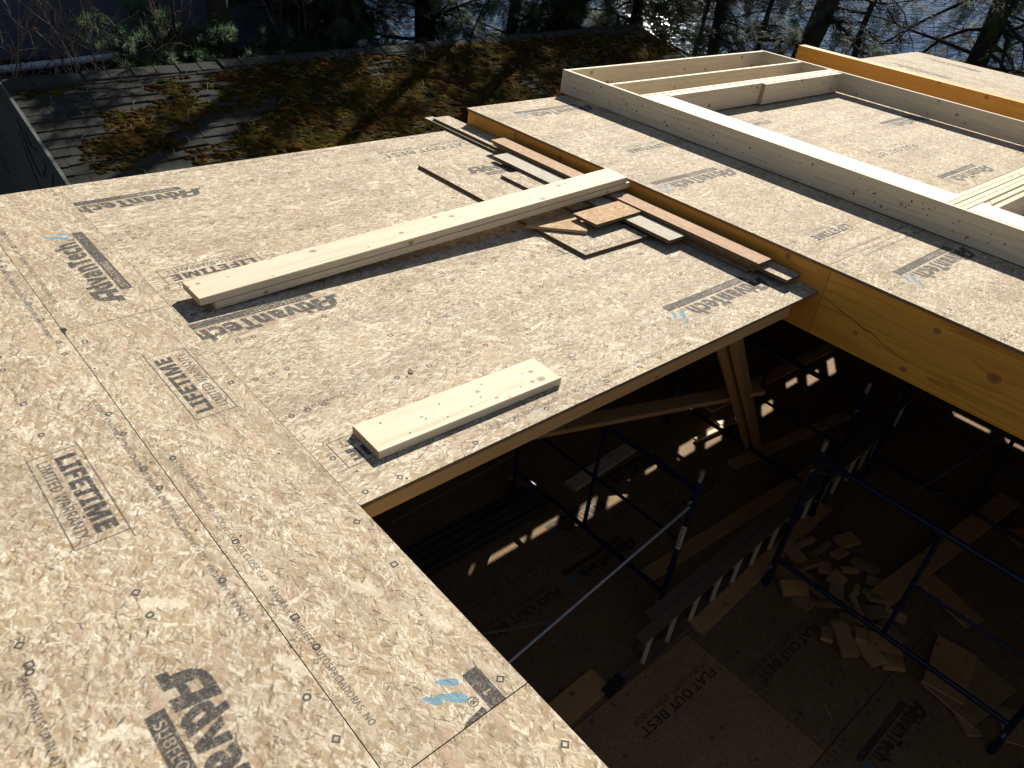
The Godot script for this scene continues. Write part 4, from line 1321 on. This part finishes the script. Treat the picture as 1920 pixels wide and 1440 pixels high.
func build_dark_building() -> void:
	var b := thing("dark_sided_building", "dark blue grey lap sided building behind the mossy roof", "building", Vector3(0, 0, -12.0))
	var core := BoxMesh.new()
	core.size = Vector3(13.2, 4.4, 5.0)
	var cm := mat(lin(0.012, 0.013, 0.017), 0.8)
	core.material = cm
	put("wall", core, b, Transform3D(Basis(), Vector3(0.68, 0.75, -2.55)))
	var base := BoxMesh.new()
	base.size = Vector3(12.8, 2.4, 4.6)
	base.material = mat(lin(0.01, 0.01, 0.01), 0.9)
	put("foundation", base, b, Transform3D(Basis(), Vector3(0.68, -2.5, -2.55)))
	var sm := []
	for k in 3: sm.append(tex_mat(wood_image(256, 64, 2.4, 0.5, 610 + k, Color(0.085, 0.098, 0.14), Color(0.058, 0.068, 0.100), 0, 40.0, 0.5), 0.55))
	for k in 24:
		var y := -1.28 + k * 0.165
		var bm := board_mesh(Vector3(13.2, 0.175, 0.014), sm[k % 3], sm[k % 3], 0.003)
		put("siding_board", bm, b, Transform3D(Basis(Vector3(1, 0, 0), 0.07), Vector3(0.68, y, 0.0)))
		var bm2 := board_mesh(Vector3(5.0, 0.175, 0.014), sm[k % 3], sm[k % 3], 0.003)
		put("siding_board", bm2, b, Transform3D(Basis(Vector3.UP, PI / 2) * Basis(Vector3(1, 0, 0), 0.07), Vector3(7.29, y, -2.55)))
	var cb := board_mesh(Vector3(4.2, 0.10, 0.03), cm, cm)
	put("corner_board", cb, b, Transform3D(Basis(Vector3(0, 0, 1), PI / 2), Vector3(7.27, 0.7, 0.02)))
	var win := BoxMesh.new()
	win.size = Vector3(1.1, 1.2, 0.05)
	win.material = cm
	var wf := put("window", win, b, Transform3D(Basis(), Vector3(1.1, 0.25, 0.01)))
	var pane := BoxMesh.new()
	pane.size = Vector3(0.96, 1.06, 0.01)
	pane.material = mat(lin(0.004, 0.005, 0.007), 0.08)
	put("pane", pane, wf, Transform3D(Basis(), Vector3(0, 0, 0.026)))
	var pp := put("drain_pipe", tube_mesh(Vector3(-3.5, -1.725, 0.25), Vector3(4.0, -1.28, 0.25), 0.055, mat(lin(0.66, 0.68, 0.70), 0.5), 12))
	pp.position = Vector3(0, 0, -12)
	tag(pp, "pale pipe running level along the foot of the dark sided building", "pipe")

func branch_pts(a: Vector3, dir: Vector3, L: float, n: int, wob: float, sag := 0.0) -> Array:
	var pts := [a]
	var d := dir.normalized()
	for i in n:
		d = (d + Vector3(rng.randfn(0, wob), rng.randfn(0, wob) - sag / n, rng.randfn(0, wob))).normalized()
		pts.append(pts[-1] + d * L / n)
	return pts

func taper(r0: float, r1: float, n: int) -> Array:
	var r := []
	for i in n + 1: r.append(lerpf(r0, r1, float(i) / n))
	return r

func spray_mesh(kind: String) -> ArrayMesh:
	# a twig with its needles, along +x, about one unit long
	var st := SurfaceTool.new()
	st.begin(Mesh.PRIMITIVE_TRIANGLES)
	var blade := func(a: Vector3, b: Vector3, w: float) -> void:
		var s := (b - a).cross(Vector3(rng.randf() - 0.5, 1, rng.randf() - 0.5)).normalized() * w
		for v in [a - s, b, a + s]:
			st.set_normal(Vector3(rng.randfn(0, 0.3), 1, rng.randfn(0, 0.3)).normalized())
			st.add_vertex(v)
	if kind == "pine":       # soft tufts of long needles
		for k in 46:
			var t := 0.35 + 0.65 * rng.randf()
			var d := Vector3(rng.randf_range(0.1, 1.0), rng.randfn(0, 0.6), rng.randfn(0, 0.6)).normalized()
			var a := Vector3(t * 0.6, 0, 0)
			blade.call(a, a + d * rng.randf_range(0.3, 0.5), 0.010)
	else:                    # flat drooping hemlock spray
		for k in 11:
			var t2 := k / 10.0
			for sg in [1.0, -1.0]:
				var a2 := Vector3(t2, -0.15 * t2 * t2, 0)
				var b2 := a2 + Vector3(0.22, -0.06 + rng.randfn(0, 0.05), sg * (0.36 * (1.0 - 0.7 * t2) + 0.04))
				for m in 5:
					var u := (m + 0.5) / 5.0
					var p := a2.lerp(b2, u)
					blade.call(p, p + Vector3(0.07, rng.randfn(0, 0.02), 0.05), 0.016)
					blade.call(p, p + Vector3(0.07, rng.randfn(0, 0.02), -0.05), 0.016)
				blade.call(a2, b2, 0.006)
	return st.commit()

func tree(n: String, label: String, base: Vector3, top: Vector3, r0: float, kind: String, opts := {}) -> void:
	var t := thing(n, label, "tree", base, "trees between the house and the lake")
	var H := top - base
	var st := SurfaceTool.new()
	st.begin(Mesh.PRIMITIVE_TRIANGLES)
	var pts := []
	var N := 12
	for i in N + 1:
		var f := float(i) / N
		pts.append(H * f + Vector3(rng.randfn(0, 0.025), 0, rng.randfn(0, 0.025)) * (1.0 if i > 0 and i < N else 0.0))
	var rad := taper(r0, r0 * float(opts.get("tip", 0.45)), N)
	rad[0] = r0 * 1.35
	tube(st, pts, rad, 12)
	st.set_material(M.bark)
	put("trunk", st.commit(), t)
	var lim := SurfaceTool.new()
	lim.begin(Mesh.PRIMITIVE_TRIANGLES)
	var xf := []
	var nl: int = opts.get("limbs", 26)
	var lo: float = opts.get("low", 0.25)
	var LL: float = opts.get("reach", 2.2)
	var dens: float = opts.get("dens", 1.0)
	var size: float = opts.get("size", 0.34)
	for k in nl:
		var f2 := lo + (float(opts.get("high", 0.66)) - lo) * (k + rng.randf()) / nl
		var a := H * f2
		var az := rng.randf() * TAU
		var L := LL * (0.5 + 0.7 * rng.randf()) * (1.15 - 0.6 * f2)
		var d := Vector3(cos(az), rng.randf_range(-0.25, 0.35), sin(az))
		var bp := branch_pts(a, d, L, 7, 0.16, opts.get("sag", 0.5))
		tube(lim, bp, taper(r0 * 0.16 + 0.008, 0.004, 7), 5, false)
		for i in range(1, 8):
			for m in int(opts.get("twigs", 3)):
				var q: Vector3 = bp[i - 1].lerp(bp[i], rng.randf())
				var dd: Vector3 = (bp[i] - bp[i - 1]).normalized()
				var td := (dd * 0.7 + Vector3(rng.randfn(0, 0.7), rng.randfn(-0.15, 0.45), rng.randfn(0, 0.7))).normalized()
				var tl := L * rng.randf_range(0.12, 0.34) * (1.1 - 0.08 * i)
				var tp := branch_pts(q, td, tl, 4, 0.22, 0.2)
				tube(lim, tp, taper(0.006 + 0.004 * rng.randf(), 0.0022, 4), 3, false)
				if rng.randf() < dens:
					for e in int(opts.get("tufts", 3)):
						var pi := 1 + rng.randi() % 4
						var pd: Vector3 = (tp[pi] - tp[pi - 1]).normalized()
						pd = (pd + Vector3(rng.randfn(0, 0.4), rng.randfn(0, 0.3), rng.randfn(0, 0.4))).normalized()
						var zz := pd.cross(Vector3.UP).normalized()
						var s := size * rng.randf_range(0.6, 1.3)
						xf.append(Transform3D(Basis(pd, zz.cross(pd), zz).scaled_local(Vector3.ONE * s), tp[pi]))
				else:
					for e in 2:
						var tq := branch_pts(tp[1 + rng.randi() % 3], td + Vector3(rng.randfn(0, 0.8), rng.randfn(0, 0.6), rng.randfn(0, 0.8)), tl * 0.6, 3, 0.25)
						tube(lim, tq, taper(0.004, 0.0016, 3), 3, false)
	lim.set_material(M.dark_twig)
	put("branches", lim.commit(), t)
	if xf.size():
		var mi := MultiMeshInstance3D.new()
		var mm := MultiMesh.new()
		mm.transform_format = MultiMesh.TRANSFORM_3D
		mm.use_colors = true
		mm.mesh = M["spray_" + kind]
		mm.instance_count = xf.size()
		for i in xf.size():
			mm.set_instance_transform(i, xf[i])
			var v := rng.randf_range(0.6, 1.3)
			mm.set_instance_color(i, Color(0.042 * v, 0.066 * v, 0.018 * v) if kind == "hemlock" else Color(0.060 * v, 0.115 * v, 0.040 * v))
		mi.multimesh = mm
		mi.name = "crown"
		t.add_child(mi)
		mi.set_meta("kind", "stuff")

func bush(label: String, at: Vector3, h: float, stems: int, leaves: int) -> void:
	var b := thing("bare_shrub", label, "shrub", at, "bare shrubs along the ridge")
	var st := SurfaceTool.new()
	st.begin(Mesh.PRIMITIVE_TRIANGLES)
	var lf := SurfaceTool.new()
	lf.begin(Mesh.PRIMITIVE_TRIANGLES)
	for k in stems:
		var a := rng.randf() * TAU
		var d := Vector3(cos(a) * 0.45, 1.0, sin(a) * 0.3)
		var L := h * rng.randf_range(0.6, 1.1)
		var p := branch_pts(Vector3(cos(a) * 0.15, 0, sin(a) * 0.1), d, L, 8, 0.11)
		tube(st, p, taper(0.013, 0.003, 8), 5, false)
		for i in range(2, 9):
			for m in 2:
				var td: Vector3 = (p[i] - p[i - 1]).normalized() + Vector3(rng.randfn(0, 0.7), rng.randf_range(0, 0.6), rng.randfn(0, 0.5))
				var tp := branch_pts(p[i], td, L * rng.randf_range(0.12, 0.32), 4, 0.2)
				tube(st, tp, taper(0.005, 0.0015, 4), 4, false)
				for q in 2:
					tube(st, branch_pts(tp[2], td + Vector3(rng.randfn(0, 0.8), rng.randfn(0, 0.5), rng.randfn(0, 0.6)), L * 0.1, 3, 0.2), taper(0.003, 0.001, 3), 3, false)
				if rng.randf() < leaves * 0.01:
					for q in 3:
						var c: Vector3 = tp[4] + Vector3(rng.randfn(0, 0.02), rng.randfn(0, 0.02), rng.randfn(0, 0.02))
						var u := Vector3(rng.randfn(0, 1), rng.randfn(0, 1), rng.randfn(0, 1)).normalized() * 0.028
						var v := u.cross(Vector3(rng.randfn(0, 1), rng.randfn(0, 1), 0.3)).normalized() * 0.016
						for w in [c - u, c + v, c + u, c - u, c + u, c - v]: lf.add_vertex(w)
	st.set_material(M.twig)
	put("stems", st.commit(), b)
	lf.generate_normals()
	lf.set_material(M.dead_leaf)
	put("leaves", lf.commit(), b).set_meta("kind", "stuff")

func build_trees() -> void:
	for k in ["pine", "hemlock"]:
		var m: ArrayMesh = spray_mesh(k)
		var mt := mat(Color.WHITE, 0.8)
		mt.vertex_color_use_as_albedo = true
		mt.backlight_enabled = true
		mt.backlight = lin(0.04, 0.075, 0.015)
		mt.cull_mode = BaseMaterial3D.CULL_DISABLED
		m.surface_set_material(0, mt)
		M["spray_" + k] = m
	M.dead_leaf = mat(lin(0.22, 0.06, 0.02), 0.9)
	M.dead_leaf.cull_mode = BaseMaterial3D.CULL_DISABLED
	var g := func(x: float, z: float) -> Vector3: return Vector3(x, ground_y(x, z) - 0.1, z)
	var hem := {"limbs": 34, "low": 0.20, "reach": 2.6, "dens": 0.55, "twigs": 3, "tufts": 3, "size": 0.26, "sag": 0.6}
	tree("pine_tree", "straight dark trunked tree standing against the dark sided building", g.call(3.95, -9.9), Vector3(3.9, 5.0, -9.9), 0.17, "pine", {"limbs": 14, "low": 0.62, "reach": 1.6, "dens": 0.6, "tip": 0.6})
	tree("young_pine", "young soft needled pine in front of the dark sided building", g.call(3.1, -9.6), Vector3(3.2, 1.0, -9.6), 0.05, "pine", {"limbs": 40, "low": 0.3, "reach": 1.35, "dens": 1.0, "tufts": 4, "size": 0.26, "twigs": 3, "tip": 0.2})
	tree("young_pine", "soft needled pine at the corner of the dark sided building", g.call(4.85, -9.9), Vector3(4.9, 0.5, -9.9), 0.04, "pine", {"limbs": 34, "low": 0.3, "reach": 1.2, "dens": 1.0, "tufts": 4, "size": 0.24, "twigs": 3, "tip": 0.2})
	tree("hemlock_tree", "thick trunked conifer with flat green boughs left of the lake view", g.call(8.05, -10.6), Vector3(8.1, 7.5, -10.6), 0.21, "hemlock", {"limbs": 40, "low": 0.22, "reach": 2.4, "dens": 0.95, "tufts": 4, "size": 0.28, "sag": 0.4})
	tree("hemlock_tree", "conifer with low green boughs reaching over the middle of the ridge", g.call(6.6, -11.0), Vector3(6.6, 3.5, -11.2), 0.09, "hemlock", {"limbs": 30, "low": 0.25, "reach": 2.0, "dens": 1.0, "tufts": 4, "size": 0.28})
	tree("hemlock_tree", "dark conifer with dead drooping limbs over the right half of the ridge", g.call(9.6, -9.9), Vector3(9.5, 7.0, -10.0), 0.13, "hemlock", hem)
	tree("hemlock_tree", "dense dark conifer just right of the drooping limbs", g.call(10.6, -9.4), Vector3(10.5, 6.0, -9.5), 0.15, "hemlock", {"limbs": 46, "low": 0.2, "reach": 2.0, "dens": 1.0, "tufts": 4, "size": 0.28})
	tree("hemlock_tree", "dark conifer behind the end of the mossy roof", g.call(12.1, -9.0), Vector3(12.0, 6.0, -9.1), 0.13, "hemlock", {"limbs": 42, "low": 0.2, "reach": 1.9, "dens": 1.0, "tufts": 4, "size": 0.28})
	tree("slim_tree", "slim bent trunk rising past the end of the mossy roof", g.call(13.3, -8.4), Vector3(13.9, 4.5, -8.6), 0.06, "hemlock", {"limbs": 22, "low": 0.3, "reach": 1.8, "dens": 0.1, "twigs": 4})
	tree("slim_tree", "slim upright bare tree behind the far corner of the wall frame", g.call(15.2, -9.0), Vector3(14.6, 5.0, -9.2), 0.11, "hemlock", {"limbs": 30, "low": 0.25, "reach": 2.2, "dens": 0.2, "twigs": 4})
	tree("slim_tree", "pair trunk of bare twigs behind the second stud of the wall frame", g.call(16.4, -8.8), Vector3(16.8, 5.0, -9.0), 0.08, "hemlock", {"limbs": 30, "low": 0.25, "reach": 2.2, "dens": 0.15, "twigs": 4})
	tree("leaning_tree", "thick leaning trunk behind the left end of the orange beam", g.call(14.9, -7.4), Vector3(16.3, 4.2, -6.8), 0.26, "hemlock", {"limbs": 20, "low": 0.3, "reach": 2.4, "dens": 0.1, "twigs": 4, "tip": 0.7})
	tree("hemlock_tree", "large spreading conifer behind the far corner of the raised deck", g.call(22.0, -6.0), Vector3(22.6, 5.6, -5.9), 0.30, "hemlock", {"limbs": 46, "low": 0.2, "reach": 5.0, "dens": 0.35, "tufts": 3, "size": 0.36, "twigs": 5, "tip": 0.7, "sag": 0.5})
	tree("bare_tree", "bare branching tree in front of the lake beside the leaning trunk", g.call(19.5, -7.8), Vector3(19.6, 4.8, -8.0), 0.10, "hemlock", {"limbs": 36, "low": 0.2, "reach": 3.6, "dens": 0.08, "twigs": 5})
	tree("bare_tree", "bare branching tree at the right edge in front of the lake", g.call(24.5, -4.6), Vector3(24.6, 4.8, -4.6), 0.14, "hemlock", {"limbs": 34, "low": 0.2, "reach": 4.0, "dens": 0.25, "twigs": 5, "size": 0.36})
	tree("bare_tree", "bare twiggy tree far behind the middle of the wall frame", g.call(18.2, -11.0), Vector3(18.0, 5.0, -11.2), 0.12, "hemlock", {"limbs": 36, "low": 0.2, "reach": 3.4, "dens": 0.2, "twigs": 5, "size": 0.32})
	bush("tall bare shrub with a few rusty leaves at the left end of the ridge", Vector3(1.0, -2.2, -9.3), 2.6, 9, 6)
	bush("bare shrub before the pale pipe near the left of the ridge", Vector3(1.9, -2.2, -9.5), 2.5, 9, 10)
	bush("leafless shrub between the pale pipe and the young pine", Vector3(2.6, -2.2, -9.8), 2.6, 9, 4)
	bush("sparse bare shrub at the picture's left edge beyond the gable", Vector3(0.75, -2.2, -10.2), 2.4, 7, 12)
	bush("thin bare shrub at the corner of the dark sided building", Vector3(5.6, -2.2, -9.9), 2.2, 5, 0)

func _ready() -> void:
	rng.seed = 20240517
	# camera
	var cam := Camera3D.new()
	cam.name = "camera"
	cam.fov = 53.13
	cam.near = 0.05
	cam.far = 1500.0
	cam.transform = Transform3D(Basis(Vector3(0.74481856, 0.10570941, 0.65884052), Vector3(0.30973405, 0.81978243, -0.48168619), Vector3(-0.59102465, 0.56283416, 0.57784736)).orthonormalized(), Vector3(-1.02298693, 1.85, 1.63849446))
	add_child(cam)
	cam.current = true
	# sky
	var env := Environment.new()
	var sky := Sky.new()
	var sm := ProceduralSkyMaterial.new()
	sm.sky_top_color = Color(0.36, 0.43, 0.53)
	sm.sky_horizon_color = Color(0.68, 0.70, 0.72)
	sm.sky_curve = 0.12
	sm.ground_bottom_color = Color(0.10, 0.10, 0.09)
	sm.ground_horizon_color = Color(0.35, 0.38, 0.40)
	sm.sun_angle_max = 12.0
	sky.sky_material = sm
	env.background_mode = Environment.BG_SKY
	env.sky = sky
	env.background_energy_multiplier = 0.6
	env.tonemap_mode = Environment.TONE_MAPPER_LINEAR
	env.tonemap_exposure = 1.42
	env.sdfgi_enabled = true
	env.ssao_enabled = true
	env.ssil_enabled = true
	var we := WorldEnvironment.new()
	we.name = "world_environment"
	we.environment = env
	add_child(we)
	# sun
	var sun := DirectionalLight3D.new()
	sun.name = "sun"
	sun.light_energy = 1.6
	sun.light_color = Color(1.0, 0.97, 0.92)
	sun.light_angular_distance = 0.5
	sun.shadow_enabled = true
	sun.transform = Transform3D(Basis.looking_at(Vector3(-1.04, -1.0, 0.69)), Vector3(20, 20, -14))
	add_child(sun)

	materials()
	M.osb_wall = tri_mat(osb[375], 0.5, 0.9)
	M.pipe = mat(lin(0.045, 0.045, 0.042), 0.6)
	build_ground()
	build_decks()
	build_lower_storey()
	build_old_house()
	build_dark_building()
	build_trees()
	build_ladder()
	build_scaffold()
	build_wall_frame()
	build_scraps()
